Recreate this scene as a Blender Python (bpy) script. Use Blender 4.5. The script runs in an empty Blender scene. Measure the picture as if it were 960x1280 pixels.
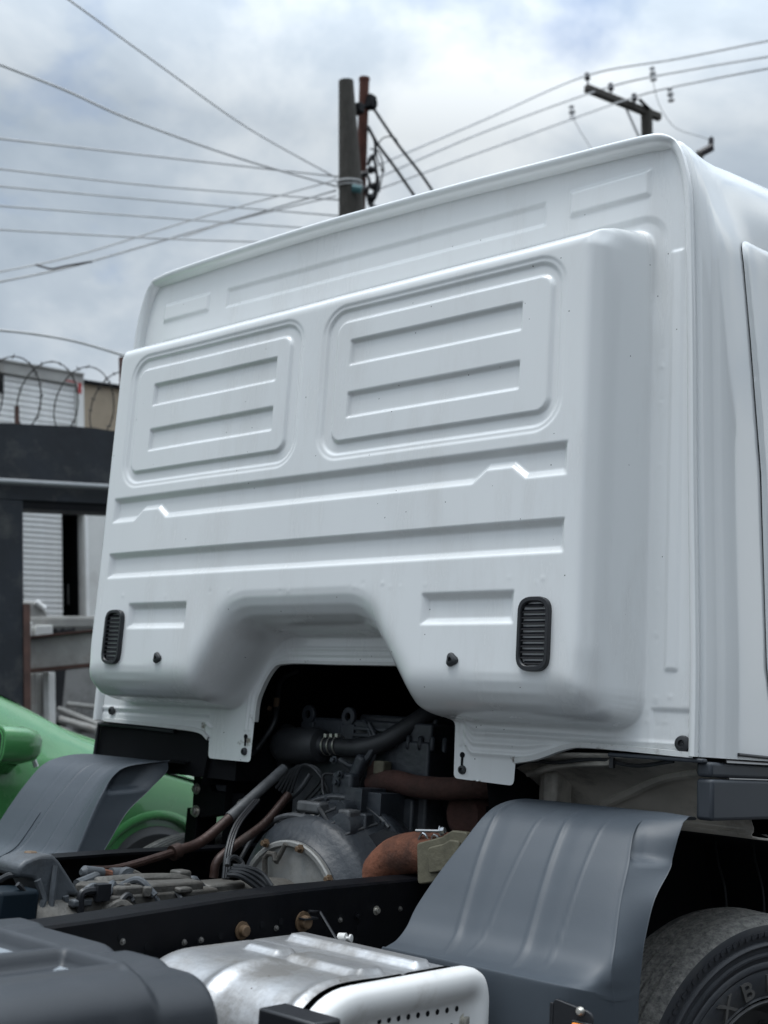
import bpy, bmesh, math, random
import numpy as np
from mathutils import Vector, Matrix
SC = bpy.context.scene
COL = SC.collection
random.seed(7)
V3 = lambda *a: np.array(a, float)
Z0 = 1.73                       # local z = 0 is the middle of the cab's air vents, 1.73 m above the road

# ------------------------------------------------------------------ camera
CAM = V3(2.57711603, -2.57908101, -0.28014194)
RC = np.array([[0.76333015, 0.6428347, 0.06395806], [-0.07231494, 0.18341095, -0.98037287], [-0.64194831, 0.74372305, 0.18648966]])
FPX = 1453.377                  # focal length in pixels of the 960 x 1280 photograph
cd = bpy.data.cameras.new('camera'); cam = bpy.data.objects.new('camera', cd); COL.objects.link(cam)
cd.sensor_fit = 'AUTO'; cd.sensor_width = 36.0; cd.lens = FPX / 1280 * 36.0
cd.clip_start = 0.05; cd.clip_end = 2000
rx, up, bk = RC[0], -RC[1], -RC[2]
cam.matrix_world = Matrix(((rx[0], up[0], bk[0], CAM[0]), (rx[1], up[1], bk[1], CAM[1]), (rx[2], up[2], bk[2], CAM[2] + Z0), (0, 0, 0, 1)))
cd.dof.use_dof = True; cd.dof.focus_distance = 3.1; cd.dof.aperture_fstop = 3.3
SC.camera = cam

# ------------------------------------------------------------------ sky, sun, exposure
SUN_EL, SUN_AZ = math.radians(74), math.radians(205)     # azimuth from +Y clockwise: behind the camera, a little left
w = bpy.data.worlds.new('World'); SC.world = w; w.use_nodes = True
nt = w.node_tree; nt.nodes.clear()
def wn(t, **k):
    n = nt.nodes.new(t)
    for a, b in k.items(): setattr(n, a, b)
    return n
sky = wn('ShaderNodeTexSky', sky_type='NISHITA', sun_disc=False, sun_elevation=SUN_EL, sun_rotation=SUN_AZ)
skm = wn('ShaderNodeMixRGB', blend_type='MULTIPLY'); skm.inputs[0].default_value = 1; skm.inputs[2].default_value = (1.35, 1.4, 1.45, 1)
nt.links.new(sky.outputs[0], skm.inputs[1])
tc = wn('ShaderNodeTexCoord')
mp = wn('ShaderNodeMapping'); mp.inputs['Scale'].default_value = (1.0, 1.0, 1.7); mp.inputs['Location'].default_value = (0.18, 0.93, 3.62)
nt.links.new(tc.outputs['Generated'], mp.inputs[0])
n1 = wn('ShaderNodeTexNoise'); n1.inputs['Scale'].default_value = 2.6; n1.inputs['Detail'].default_value = 7; n1.inputs['Roughness'].default_value = 0.58; n1.inputs['Distortion'].default_value = 0.22
n2 = wn('ShaderNodeTexNoise'); n2.inputs['Scale'].default_value = 5.5; n2.inputs['Detail'].default_value = 6; n2.inputs['Roughness'].default_value = 0.5; n2.inputs['Distortion'].default_value = 0.3
nt.links.new(mp.outputs[0], n1.inputs[0]); nt.links.new(mp.outputs[0], n2.inputs[0])
cr = wn('ShaderNodeValToRGB'); cr.color_ramp.elements[0].position = 0.38; cr.color_ramp.elements[1].position = 0.62
cr.color_ramp.elements[0].color = (4.3, 5.1, 6.0, 1); cr.color_ramp.elements[1].color = (8.2, 8.75, 9.15, 1)
e = cr.color_ramp.elements.new(0.48); e.color = (5.4, 6.2, 7.05, 1)
nt.links.new(n1.outputs[0], cr.inputs[0])
gap = wn('ShaderNodeValToRGB'); gap.color_ramp.elements[0].position = 0.57; gap.color_ramp.elements[1].position = 0.72
gap.color_ramp.elements[0].color = (1, 1, 1, 1); gap.color_ramp.elements[1].color = (0.35, 0.35, 0.35, 1)
nt.links.new(n2.outputs[0], gap.inputs[0])
mx = wn('ShaderNodeMixRGB'); nt.links.new(gap.outputs[0], mx.inputs[0]); nt.links.new(skm.outputs[0], mx.inputs[1]); nt.links.new(cr.outputs[0], mx.inputs[2])
# an overcast sky is brighter overhead than near the horizon
sx = wn('ShaderNodeSeparateXYZ'); nt.links.new(tc.outputs['Generated'], sx.inputs[0])
zr = wn('ShaderNodeMapRange'); zr.inputs[1].default_value = 0.48; zr.inputs[2].default_value = 1.0; zr.inputs[3].default_value = 1.0; zr.inputs[4].default_value = 4.6
nt.links.new(sx.outputs[2], zr.inputs[0])
ml = wn('ShaderNodeMixRGB', blend_type='MULTIPLY'); ml.inputs[0].default_value = 1
nt.links.new(mx.outputs[0], ml.inputs[1]); nt.links.new(zr.outputs[0], ml.inputs[2])
bg = wn('ShaderNodeBackground'); bg.inputs[1].default_value = 0.066
out = wn('ShaderNodeOutputWorld'); nt.links.new(ml.outputs[0], bg.inputs[0]); nt.links.new(bg.outputs[0], out.inputs[0])
sl = bpy.data.lights.new('sun', 'SUN'); sl.energy = 1.2; sl.angle = math.radians(25); sl.color = (1, 0.985, 0.95)
so = bpy.data.objects.new('sun', sl); COL.objects.link(so)
sd = Vector((math.sin(SUN_AZ) * math.cos(SUN_EL), math.cos(SUN_AZ) * math.cos(SUN_EL), math.sin(SUN_EL)))
so.rotation_euler = sd.to_track_quat('Z', 'Y').to_euler(); so.location = (0, 0, 30)
SC.view_settings.view_transform = 'Standard'; SC.view_settings.look = 'None'; SC.view_settings.exposure = 0.50; SC.view_settings.gamma = 1.0
SC.render.film_transparent = False

# ------------------------------------------------------------------ survey: a photo pixel on a known plane of the place
def ray(x, y): return RC.T @ V3((x - 480) / FPX, (y - 640) / FPX, 1)
def hit(x, y, ax, v):
    d = ray(x, y); return CAM + (v - CAM[ax]) / d[ax] * d
def onX(x, y, v): return hit(x, y, 0, v)
def onY(x, y, v): return hit(x, y, 1, v)
def onZ(x, y, v): return hit(x, y, 2, v)
def deep(x, y, d): return CAM + ray(x, y) * d

# ------------------------------------------------------------------ materials
MATS = {}
def mat(name, col, rough=0.5, metal=0.0, var=0.12, vscale=6.0, bump=0.0, bscale=60.0, coat=0.0, spec=0.5, dirt=None, dirt_amt=0.0, dscale=4.0, lo=0.5, hi=0.68, specks=None, stretch=(1, 1, 1)):
    m = bpy.data.materials.new(name); m.use_nodes = True; t = m.node_tree; N = t.nodes; L = t.links
    b = N['Principled BSDF']; b.inputs['Roughness'].default_value = rough; b.inputs['Metallic'].default_value = metal
    b.inputs['Coat Weight'].default_value = coat; b.inputs['Coat Roughness'].default_value = 0.06; b.inputs['Specular IOR Level'].default_value = spec
    tc = N.new('ShaderNodeTexCoord'); mp = N.new('ShaderNodeMapping'); mp.inputs['Scale'].default_value = stretch
    L.new(tc.outputs['Object'], mp.inputs[0])
    no = N.new('ShaderNodeTexNoise'); no.inputs['Scale'].default_value = vscale; no.inputs['Detail'].default_value = 6; no.inputs['Roughness'].default_value = 0.6
    L.new(mp.outputs[0], no.inputs[0])
    r = N.new('ShaderNodeValToRGB'); r.color_ramp.elements[0].position = 0.3; r.color_ramp.elements[1].position = 0.7
    c = np.array(col); a = np.clip(c * (1 - var), 0, 1); z = np.clip(c * (1 + var), 0, 1)
    r.color_ramp.elements[0].color = (*a, 1); r.color_ramp.elements[1].color = (*z, 1)
    L.new(no.outputs[0], r.inputs[0]); last = r.outputs[0]
    if dirt is not None:
        d = N.new('ShaderNodeTexNoise'); d.inputs['Scale'].default_value = dscale; d.inputs['Detail'].default_value = 8; d.inputs['Roughness'].default_value = 0.68
        L.new(mp.outputs[0], d.inputs[0])
        rr = N.new('ShaderNodeMapRange'); rr.inputs[1].default_value = lo; rr.inputs[2].default_value = hi; rr.inputs[3].default_value = 0; rr.inputs[4].default_value = dirt_amt
        L.new(d.outputs[0], rr.inputs[0])
        x = N.new('ShaderNodeMixRGB'); L.new(rr.outputs[0], x.inputs[0]); L.new(last, x.inputs[1]); x.inputs[2].default_value = (*dirt, 1); last = x.outputs[0]
        q = N.new('ShaderNodeMapRange'); q.inputs[1].default_value = 0; q.inputs[2].default_value = 1; q.inputs[3].default_value = rough; q.inputs[4].default_value = min(1, rough + 0.35)
        L.new(rr.outputs[0], q.inputs[0]); L.new(q.outputs[0], b.inputs['Roughness'])
    if specks is not None:
        scol, sscale, ssize, keep = specks
        v = N.new('ShaderNodeTexVoronoi'); v.inputs['Scale'].default_value = sscale; L.new(tc.outputs['Object'], v.inputs['Vector'])
        lt = N.new('ShaderNodeMath'); lt.operation = 'LESS_THAN'; lt.inputs[1].default_value = ssize; L.new(v.outputs['Distance'], lt.inputs[0])
        sp = N.new('ShaderNodeSeparateColor'); L.new(v.outputs['Color'], sp.inputs[0])
        gt = N.new('ShaderNodeMath'); gt.operation = 'LESS_THAN'; gt.inputs[1].default_value = keep; L.new(sp.outputs[0], gt.inputs[0])
        mu = N.new('ShaderNodeMath'); mu.operation = 'MULTIPLY'; L.new(lt.outputs[0], mu.inputs[0]); L.new(gt.outputs[0], mu.inputs[1])
        x = N.new('ShaderNodeMixRGB'); L.new(mu.outputs[0], x.inputs[0]); L.new(last, x.inputs[1]); x.inputs[2].default_value = (*scol, 1); last = x.outputs[0]
    L.new(last, b.inputs['Base Color'])
    if bump:
        bn = N.new('ShaderNodeTexNoise'); bn.inputs['Scale'].default_value = bscale; bn.inputs['Detail'].default_value = 5
        L.new(mp.outputs[0], bn.inputs[0])
        bu = N.new('ShaderNodeBump'); bu.inputs['Strength'].default_value = bump; bu.inputs['Distance'].default_value = 0.01
        L.new(bn.outputs[0], bu.inputs['Height']); L.new(bu.outputs[0], b.inputs['Normal'])
    MATS[name] = m
    return m
PAINT = mat('white_cab_paint', (0.72, 0.735, 0.735), 0.24, var=0.03, vscale=1.6, coat=0.5, bump=0.02, bscale=7, dirt=(0.46, 0.44, 0.41), dirt_amt=0.40, dscale=6, lo=0.50, hi=0.80, stretch=(1, 1, .2), specks=((0.05, 0.05, 0.05), 62, 0.12, 0.022))
def stain(m, spots, col):
    t = m.node_tree; N = t.nodes; L = t.links; b = N['Principled BSDF']; last = b.inputs['Base Color'].links[0].from_socket
    tc = N.new('ShaderNodeTexCoord'); no = N.new('ShaderNodeTexNoise'); no.inputs['Scale'].default_value = 34; no.inputs['Detail'].default_value = 8; no.inputs['Roughness'].default_value = .7; L.new(tc.outputs['Object'], no.inputs[0])
    for x, z, r, k in spots:
        v = N.new('ShaderNodeVectorMath'); v.operation = 'DISTANCE'; L.new(tc.outputs['Object'], v.inputs[0]); v.inputs[1].default_value = (x, D_REAR - .6, z + Z0)
        mr = N.new('ShaderNodeMapRange'); mr.inputs[1].default_value = 0; mr.inputs[2].default_value = r; mr.inputs[3].default_value = .30 * k; mr.inputs[4].default_value = -.25; L.new(v.outputs['Value'], mr.inputs[0])
        ad = N.new('ShaderNodeMath'); L.new(mr.outputs[0], ad.inputs[0]); L.new(no.outputs[0], ad.inputs[1])
        m2 = N.new('ShaderNodeMapRange'); m2.inputs[1].default_value = .56; m2.inputs[2].default_value = .72; m2.inputs[3].default_value = 0; m2.inputs[4].default_value = .85; L.new(ad.outputs[0], m2.inputs[0])
        x_ = N.new('ShaderNodeMixRGB'); L.new(m2.outputs[0], x_.inputs[0]); L.new(last, x_.inputs[1]); x_.inputs[2].default_value = (*col, 1); last = x_.outputs[0]
    L.new(last, b.inputs['Base Color'])
D_REAR = 0.225
stain(PAINT, [(-.385, -.335, .055, .95), (-.372, -.27, .045, .75), (-.43, -.350, .045, .7), (-.625, -.300, .040, .75), (.70, -.330, .035, .6), (-.33, -.135, .05, .5)], (.11, .075, .05))
SHELL = mat('white_door_paint', (0.72, 0.735, 0.735), 0.10, var=0.02, vscale=1.3, coat=0.6, bump=0.01, bscale=5)
SEAM = mat('dirty_white_paint', (0.60, 0.61, 0.60), 0.5, var=0.08, vscale=14, dirt=(0.10, 0.075, 0.055), dirt_amt=0.8, dscale=9, lo=0.56, hi=0.7)
BEIGE = mat('underbody_beige', (0.46, 0.43, 0.38), 0.6, var=0.18, vscale=5, bump=0.1, bscale=30, dirt=(0.06, 0.05, 0.045), dirt_amt=0.85, dscale=3.5, lo=0.45, hi=0.66)
PLASTIC = mat('slate_plastic', (0.049, 0.060, 0.073), 0.46, var=0.10, vscale=2.5, bump=0.05, bscale=350, spec=0.45, dirt=(0.09, 0.10, 0.11), dirt_amt=0.35, dscale=2.2, lo=0.5, hi=0.8, specks=((0.75, 0.78, 0.8), 26, 0.06, 0.03))
TRIM = mat('dark_slate_trim', (0.030, 0.036, 0.045), 0.5, var=0.08, vscale=3, bump=0.04, bscale=300)
COVER = mat('battery_cover_plastic', (0.022, 0.026, 0.032), 0.45, var=0.12, vscale=3, bump=0.05, bscale=320, dirt=(0.07, 0.073, 0.08), dirt_amt=0.35, dscale=3, lo=0.5, hi=0.8)
BLACK = mat('black_plastic', (0.012, 0.013, 0.016), 0.42, var=0.2, vscale=8, bump=0.05, bscale=120)
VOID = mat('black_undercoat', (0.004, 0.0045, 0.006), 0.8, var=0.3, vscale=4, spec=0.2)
RUBBER = mat('black_rubber', (0.022, 0.024, 0.027), 0.5, var=0.25, vscale=9, bump=0.08, bscale=80)
TREAD = mat('worn_tread_rubber', (0.13, 0.127, 0.12), 0.85, var=0.45, vscale=120, bump=0.45, bscale=200, dirt=(0.34, 0.33, 0.30), dirt_amt=0.7, dscale=55, lo=0.42, hi=0.66)
SIDEWALL = mat('sidewall_rubber', (0.022, 0.024, 0.029), 0.55, var=0.2, vscale=12, bump=0.05, bscale=60, dirt=(0.085, 0.08, 0.07), dirt_amt=0.5, dscale=7, lo=0.5, hi=0.75)
LETTER = mat('raised_rubber_letter', (0.075, 0.072, 0.068), 0.7, var=0.2, vscale=30)
FRAME = mat('chassis_black', (0.003, 0.0034, 0.005), 0.5, spec=0.14, var=0.25, vscale=7, dirt=(0.012, 0.011, 0.011), dirt_amt=0.5, dscale=6, lo=0.5, hi=0.75, bump=0.06, bscale=70)
ENGINE = mat('engine_dark_paint', (0.028, 0.033, 0.040), 0.45, var=0.3, vscale=9, dirt=(0.095, 0.097, 0.10), dirt_amt=0.65, dscale=5, lo=0.5, hi=0.72, bump=0.25, bscale=45)
EDGEW = mat('worn_casting_edge', (0.085, 0.088, 0.092), 0.5, var=0.3, vscale=30, bump=0.1)
CAST = mat('dusty_cast_aluminium', (0.088, 0.084, 0.076), 0.55, metal=0.25, var=0.25, vscale=12, dirt=(0.055, 0.048, 0.04), dirt_amt=0.7, dscale=9, lo=0.46, hi=0.66, bump=0.3, bscale=70)
CASTG = mat('grey_cast_bracket', (0.062, 0.070, 0.079), 0.5, var=0.2, vscale=10, dirt=(0.04, 0.04, 0.04), dirt_amt=0.6, dscale=8, lo=0.5, hi=0.7, bump=0.2, bscale=60)
DISC = mat('bare_flange_metal', (0.24, 0.24, 0.23), 0.5, metal=0.3, var=0.14, vscale=8, dirt=(0.09, 0.08, 0.065), dirt_amt=0.6, dscale=7, lo=0.52, hi=0.72, bump=0.12, bscale=60)
RUST = mat('rusted_exhaust_steel', (0.17, 0.062, 0.033), 0.85, var=0.35, vscale=14, dirt=(0.06, 0.03, 0.022), dirt_amt=0.8, dscale=8, lo=0.47, hi=0.65, bump=0.45, bscale=65, specks=((0.5, 0.42, 0.36), 40, 0.13, 0.05))
RUSTD = mat('dark_rusted_iron', (0.048, 0.019, 0.014), 0.85, var=0.35, vscale=14, dirt=(0.03, 0.018, 0.014), dirt_amt=0.8, dscale=8, lo=0.47, hi=0.65, bump=0.4, bscale=65)
ROD = mat('rusty_rod_steel', (0.036, 0.018, 0.014), 0.5, metal=0.3, var=0.3, vscale=16, dirt=(0.06, 0.05, 0.045), dirt_amt=0.7, dscale=10, lo=0.55, hi=0.7, bump=0.15, bscale=80)
OLIVE = mat('olive_cast_flange', (0.12, 0.11, 0.075), 0.7, var=0.25, vscale=14, bump=0.25, bscale=60, dirt=(0.04, 0.035, 0.03), dirt_amt=0.7)
STEEL = mat('zinc_bolt', (0.52, 0.5, 0.45), 0.35, metal=0.8, var=0.2, vscale=30)
BRASS = mat('rusty_bolt', (0.13, 0.085, 0.05), 0.6, metal=0.3, var=0.3, vscale=40)
STEELD = mat('dull_bolt', (0.15, 0.147, 0.14), 0.5, metal=0.6, var=0.3, vscale=40)
CHROME = mat('bright_clamp', (0.55, 0.56, 0.57), 0.25, metal=0.9, var=0.1)
SHIELD = mat('aluminium_heat_shield', (0.44, 0.445, 0.455), 0.36, metal=0.75, var=0.16, vscale=5, dirt=(0.13, 0.12, 0.105), dirt_amt=0.75, dscale=5.5, lo=0.44, hi=0.62, bump=0.12, bscale=40, specks=((0.08, 0.06, 0.05), 60, 0.12, 0.02))
CAP = mat('white_enamel_cap', (0.70, 0.70, 0.69), 0.4, var=0.05, vscale=5, dirt=(0.28, 0.24, 0.2), dirt_amt=0.6, dscale=6, lo=0.57, hi=0.75)
ORANGE = mat('amber_reflector', (0.75, 0.24, 0.02), 0.25, var=0.05, coat=0.5)
WHITEP = mat('white_plastic_pin', (0.72, 0.72, 0.70), 0.45, var=0.05)
CABLEW = mat('pale_cable', (0.022, 0.022, 0.024), 0.45, var=0.1)
GREEN = mat('green_car_paint', (0.065, 0.24, 0.08), 0.25, var=0.06, vscale=3, coat=0.8, dirt=(0.08, 0.17, 0.08), dirt_amt=0.4, dscale=3)
GLASS = mat('dark_car_glass', (0.012, 0.015, 0.018), 0.06, var=0.1, spec=0.7)
LAMP = mat('headlamp_glass', (0.6, 0.63, 0.65), 0.12, var=0.1, coat=0.6)
RIM = mat('grey_wheel_rim', (0.06, 0.06, 0.06), 0.55, metal=0.3, var=0.15)
WALLD = mat('charcoal_painted_wall', (0.008, 0.011, 0.016), 0.8, var=0.35, vscale=2.2, bump=0.35, bscale=14, dirt=(0.075, 0.075, 0.072), dirt_amt=0.75, dscale=3.2, lo=0.54, hi=0.74)
PIPE = mat('galvanised_pipe', (0.25, 0.26, 0.27), 0.45, metal=0.4, var=0.1)
RUSTP = mat('rusty_post_steel', (0.07, 0.035, 0.027), 0.8, var=0.4, vscale=6, bump=0.2)
SLAT = mat('white_steel_slat', (0.82, 0.82, 0.81), 0.5, var=0.06, vscale=3, dirt=(0.5, 0.48, 0.45), dirt_amt=0.4, dscale=2)
GREYM = mat('weathered_grey_steel', (0.30, 0.295, 0.28), 0.6, var=0.2, vscale=4, dirt=(0.12, 0.07, 0.045), dirt_amt=0.6, dscale=3, lo=0.55, hi=0.72)
PALE = mat('pale_concrete_panel', (0.66, 0.66, 0.64), 0.7, var=0.08, vscale=3, bump=0.1, bscale=20, dirt=(0.4, 0.38, 0.35), dirt_amt=0.5, dscale=2.5)
GREYC = mat('grey_render_wall', (0.25, 0.25, 0.245), 0.8, var=0.12, vscale=2.5, bump=0.15, bscale=20, dirt=(0.09, 0.085, 0.08), dirt_amt=0.5)
TAN = mat('bare_block_wall', (0.30, 0.245, 0.18), 0.85, var=0.2, vscale=3, bump=0.3, bscale=14, dirt=(0.09, 0.08, 0.07), dirt_amt=0.6, dscale=3)
REDM = mat('red_marker_tape', (0.36, 0.03, 0.03), 0.5, var=0.1)
WOODP = mat('weathered_wood_pole', (0.050, 0.045, 0.038), 0.85, var=0.35, vscale=9, bump=0.4, bscale=30, stretch=(6, 6, 0.7), dirt=(0.10, 0.095, 0.085), dirt_amt=0.6, dscale=5)
RUSTPOLE = mat('red_rusty_pole', (0.085, 0.026, 0.016), 0.8, var=0.35, vscale=5, bump=0.2)
WIREM = mat('grey_wire', (0.50, 0.50, 0.50), 0.6, var=0.1)
WIREB = mat('black_cable', (0.018, 0.018, 0.02), 0.6, var=0.1)
INSUL = mat('brown_insulator', (0.04, 0.035, 0.04), 0.3, var=0.2)
TEAL = mat('teal_clamp', (0.04, 0.12, 0.13), 0.5, var=0.2)
BARB = mat('dark_barbed_wire', (0.05, 0.047, 0.045), 0.6, metal=0.4, var=0.2)
ASPH = mat('asphalt', (0.05, 0.05, 0.051), 0.9, var=0.2, vscale=1.3, bump=0.4, bscale=90, dirt=(0.085, 0.082, 0.078), dirt_amt=0.6, dscale=0.7)
BLUEB = mat('dark_blue_case', (0.004, 0.010, 0.016), 0.6, spec=.2, var=0.2)

# ------------------------------------------------------------------ mesh builder
class MB:
    def __init__(s): s.v = []; s.f = []
    def add(s, vs, fs):
        o = len(s.v); s.v += [tuple(map(float, p)) for p in vs]; s.f += [tuple(i + o for i in q) for q in fs]; return s
    def box(s, c, d, rot=None):
        c = V3(*c); h = V3(*d) / 2; vs = []
        for k in ((-1, -1, -1), (1, -1, -1), (1, 1, -1), (-1, 1, -1), (-1, -1, 1), (1, -1, 1), (1, 1, 1), (-1, 1, 1)):
            p = h * V3(*k)
            if rot is not None: p = rot @ p
            vs.append(c + p)
        return s.add(vs, [(0, 3, 2, 1), (4, 5, 6, 7), (0, 1, 5, 4), (1, 2, 6, 5), (2, 3, 7, 6), (3, 0, 4, 7)])
    def tube(s, pts, r, n=10, caps=True):
        P = [V3(*p) for p in pts]; m = len(P); R = [r] * m if np.isscalar(r) else list(r)
        T = []
        for i in range(m):
            t = P[min(i + 1, m - 1)] - P[max(i - 1, 0)]; T.append(t / (np.linalg.norm(t) + 1e-12))
        a = V3(0, 0, 1) if abs(T[0][2]) < 0.9 else V3(1, 0, 0)
        u = np.cross(T[0], a); u /= np.linalg.norm(u); vs = []
        for i in range(m):
            u = u - T[i] * (u @ T[i]); u /= np.linalg.norm(u); w_ = np.cross(T[i], u)
            for k in range(n):
                an = 2 * math.pi * k / n; vs.append(P[i] + R[i] * (math.cos(an) * u + math.sin(an) * w_))
        fs = [(i * n + k, i * n + (k + 1) % n, (i + 1) * n + (k + 1) % n, (i + 1) * n + k) for i in range(m - 1) for k in range(n)]
        if caps: fs += [tuple(range(n))[::-1], tuple((m - 1) * n + k for k in range(n))]
        return s.add(vs, fs)
    def lathe(s, prof, o, ax, n=32, cap=True, a0=0, a1=2 * math.pi):
        """prof: (radius, distance along ax)"""
        o = V3(*o); ax = V3(*ax); ax /= np.linalg.norm(ax); b = V3(0, 0, 1) if abs(ax[2]) < 0.9 else V3(1, 0, 0)
        u = np.cross(b, ax); u /= np.linalg.norm(u); w_ = np.cross(ax, u); m = len(prof); vs = []
        for r, h in prof:
            for k in range(n):
                an = 2 * math.pi * k / n; vs.append(o + ax * h + r * (math.cos(an) * u + math.sin(an) * w_))
        fs = [(i * n + k, i * n + (k + 1) % n, (i + 1) * n + (k + 1) % n, (i + 1) * n + k) for i in range(m - 1) for k in range(n)]
        if cap: fs += [tuple(range(n))[::-1], tuple((m - 1) * n + k for k in range(n))]
        return s.add(vs, fs)
    def prism(s, poly, fn, d0, d1):
        """poly of (a, b); fn(a, b, d) -> point; solid between d0 and d1"""
        n = len(poly); vs = [fn(a, b, d0) for a, b in poly] + [fn(a, b, d1) for a, b in poly]
        fs = [tuple(range(n)), tuple(range(2 * n - 1, n - 1, -1))] + [(i, i + n, (i + 1) % n + n, (i + 1) % n) for i in range(n)]
        return s.add(vs, fs)
    def grid(s, A, flip=False, closed=False):
        """A: m x n x 3 array of points"""
        m, n = A.shape[:2]; fs = []
        for i in range(m - 1):
            for j in range(n if closed else n - 1):
                k = (j + 1) % n; q = (i * n + j, i * n + k, (i + 1) * n + k, (i + 1) * n + j); fs.append(q[::-1] if flip else q)
        return s.add(A.reshape(-1, 3), fs)
    def bolt(s, c, ax, r=0.011, h=0.012, n=6):
        return s.lathe([(r * 1.55, 0), (r * 1.55, h * 0.22), (r, h * 0.25), (r, h), (r * 0.8, h * 1.12)], c, ax, n if n > 6 else 6)
    def build(s, name, m, parent=None, smooth=35, bevel=0, seg=2, recenter=False, fix=True, solid=0):
        me = bpy.data.meshes.new(name)
        base = V3(*parent['_base']) if parent is not None else V3(0, 0, 0)
        V = np.array(s.v) + V3(0, 0, Z0)
        if recenter:
            lo, hi = V.min(0), V.max(0); base = V3((lo[0] + hi[0]) / 2, (lo[1] + hi[1]) / 2, lo[2])
        me.from_pydata((V - base).tolist(), [], s.f); me.validate()
        if fix:
            b = bmesh.new(); b.from_mesh(me); bmesh.ops.recalc_face_normals(b, faces=b.faces); b.to_mesh(me); b.free()
        me.materials.append(m)
        o = bpy.data.objects.new(name, me); COL.objects.link(o)
        if recenter: o.location = base
        if parent is not None: o.parent = parent
        o['_base'] = (V3(*parent['_base']) if parent is not None else base).tolist()
        if smooth:
            for p in me.polygons: p.use_smooth = True
            me.set_sharp_from_angle(angle=math.radians(smooth))
        if bevel:
            bv = o.modifiers.new('bevel', 'BEVEL'); bv.width = bevel; bv.segments = seg; bv.limit_method = 'ANGLE'; bv.angle_limit = math.radians(40); bv.harden_normals = False
        if solid:
            sm = o.modifiers.new('solid', 'SOLIDIFY'); sm.thickness = solid; sm.offset = -1
        return o
def tag(o, label=None, cat=None, group=None, kind=None):
    if label: o['label'] = label
    if cat: o['category'] = cat
    if group: o['group'] = group
    if kind: o['kind'] = kind
    return o
def thing(name, base, label, cat, group=None):
    o = bpy.data.objects.new(name, None); COL.objects.link(o); o.empty_display_size = 0.1
    b = V3(*base) + V3(0, 0, Z0); o.location = b; o['_base'] = b.tolist(); return tag(o, label, cat, group)
def copy_part(o, delta, parent=None):
    c = o.copy(); COL.objects.link(c); c.location = o.location + Vector(delta); c.parent = parent if parent is not None else o.parent
    for ch in o.children:
        k = ch.copy(); COL.objects.link(k); k.parent = c
    return c
def spline(pts, n=8):
    P = [V3(*p) for p in pts]; P = [2 * P[0] - P[1]] + P + [2 * P[-1] - P[-2]]; outp = []
    for i in range(1, len(P) - 2):
        a, b, c, d = P[i - 1:i + 3]
        for k in range(n):
            t = k / n; outp.append(0.5 * (2 * b + (c - a) * t + (2 * a - 5 * b + 4 * c - d) * t * t + (3 * b - a - 3 * c + d) * t ** 3))
    outp.append(P[-2]); return outp
def fillet(poly, rad, n=7):
    o = []; m = len(poly)
    for i in range(m):
        p = np.array(poly[i], float); a = np.array(poly[i - 1], float) - p; b = np.array(poly[(i + 1) % m], float) - p
        r = rad[i] if hasattr(rad, '__len__') else rad; la, lb = np.linalg.norm(a), np.linalg.norm(b)
        if r <= 0: o.append(tuple(p)); continue
        a /= la; b /= lb; ang = math.acos(np.clip(a @ b, -1, 1)); t = min(r / math.tan(ang / 2), la * 0.48, lb * 0.48)
        if ang > 3.05: o.append(tuple(p)); continue
        q0, q1 = p + a * t, p + b * t
        for k in range(n + 1):
            s = k / n; o.append(tuple((1 - s) ** 2 * q0 + 2 * s * (1 - s) * p + s * s * q1))
    return o
def sdf_poly(px, pz, poly):
    P = np.array(poly); d = np.full(px.shape, 1e9); ins = np.zeros(px.shape, bool); n = len(P)
    for i in range(n):
        a, b = P[i], P[(i + 1) % n]; e = b - a; L = e @ e
        if L < 1e-14: continue
        wx, wz = px - a[0], pz - a[1]; t = np.clip((wx * e[0] + wz * e[1]) / L, 0, 1)
        d = np.minimum(d, (wx - e[0] * t) ** 2 + (wz - e[1] * t) ** 2)
        c = ((a[1] > pz) != (b[1] > pz))
        with np.errstate(divide='ignore', invalid='ignore'):
            xx = a[0] + (pz - a[1]) / (b[1] - a[1] if b[1] != a[1] else 1e-12) * e[0]
        ins ^= c & (px < xx)
    d = np.sqrt(d); return np.where(ins, -d, d)
def sdf_rr(px, pz, x0, x1, z0, z1, r=0.0):
    qx = np.abs(px - (x0 + x1) / 2) - (x1 - x0) / 2 + r; qz = np.abs(pz - (z0 + z1) / 2) - (z1 - z0) / 2 + r
    return np.hypot(np.maximum(qx, 0), np.maximum(qz, 0)) + np.minimum(np.maximum(qx, qz), 0) - r
def sstep(a, b, x):
    t = np.clip((x - a) / (b - a), 0, 1); return t * t * (3 - 2 * t)
def lstep(a, b, x): return np.clip((x - a) / (b - a), 0, 1)
def ellipse_pts(c, u, v, n=24): return [V3(*c) + V3(*u) * math.cos(2 * math.pi * k / n) + V3(*v) * math.sin(2 * math.pi * k / n) for k in range(n + 1)]

# ------------------------------------------------------------------ ground
g = MB(); xs = [-600, -60, -20, -8, -4, -3, -2.4, -2.0, -1.8, -1.6, -1.45, -1.3, 2, 6, 20, 60, 600]
ys = [-600, -60, -20, -8, -4, 0, 4, 8, 20, 60, 600]
A = np.array([[(x, y, -Z0 + 0.24 * float(sstep(-1.4, -2.0, x))) for x in xs] for y in ys])
ground = tag(g.grid(A).build('ground', ASPH), kind='structure')

# ================================================================== the truck
truck = thing('truck', (0, 0.6, -Z0), 'white truck cab on bare chassis seen from behind, slate grey plastic mudguards', 'truck')
D = 0.225
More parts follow.
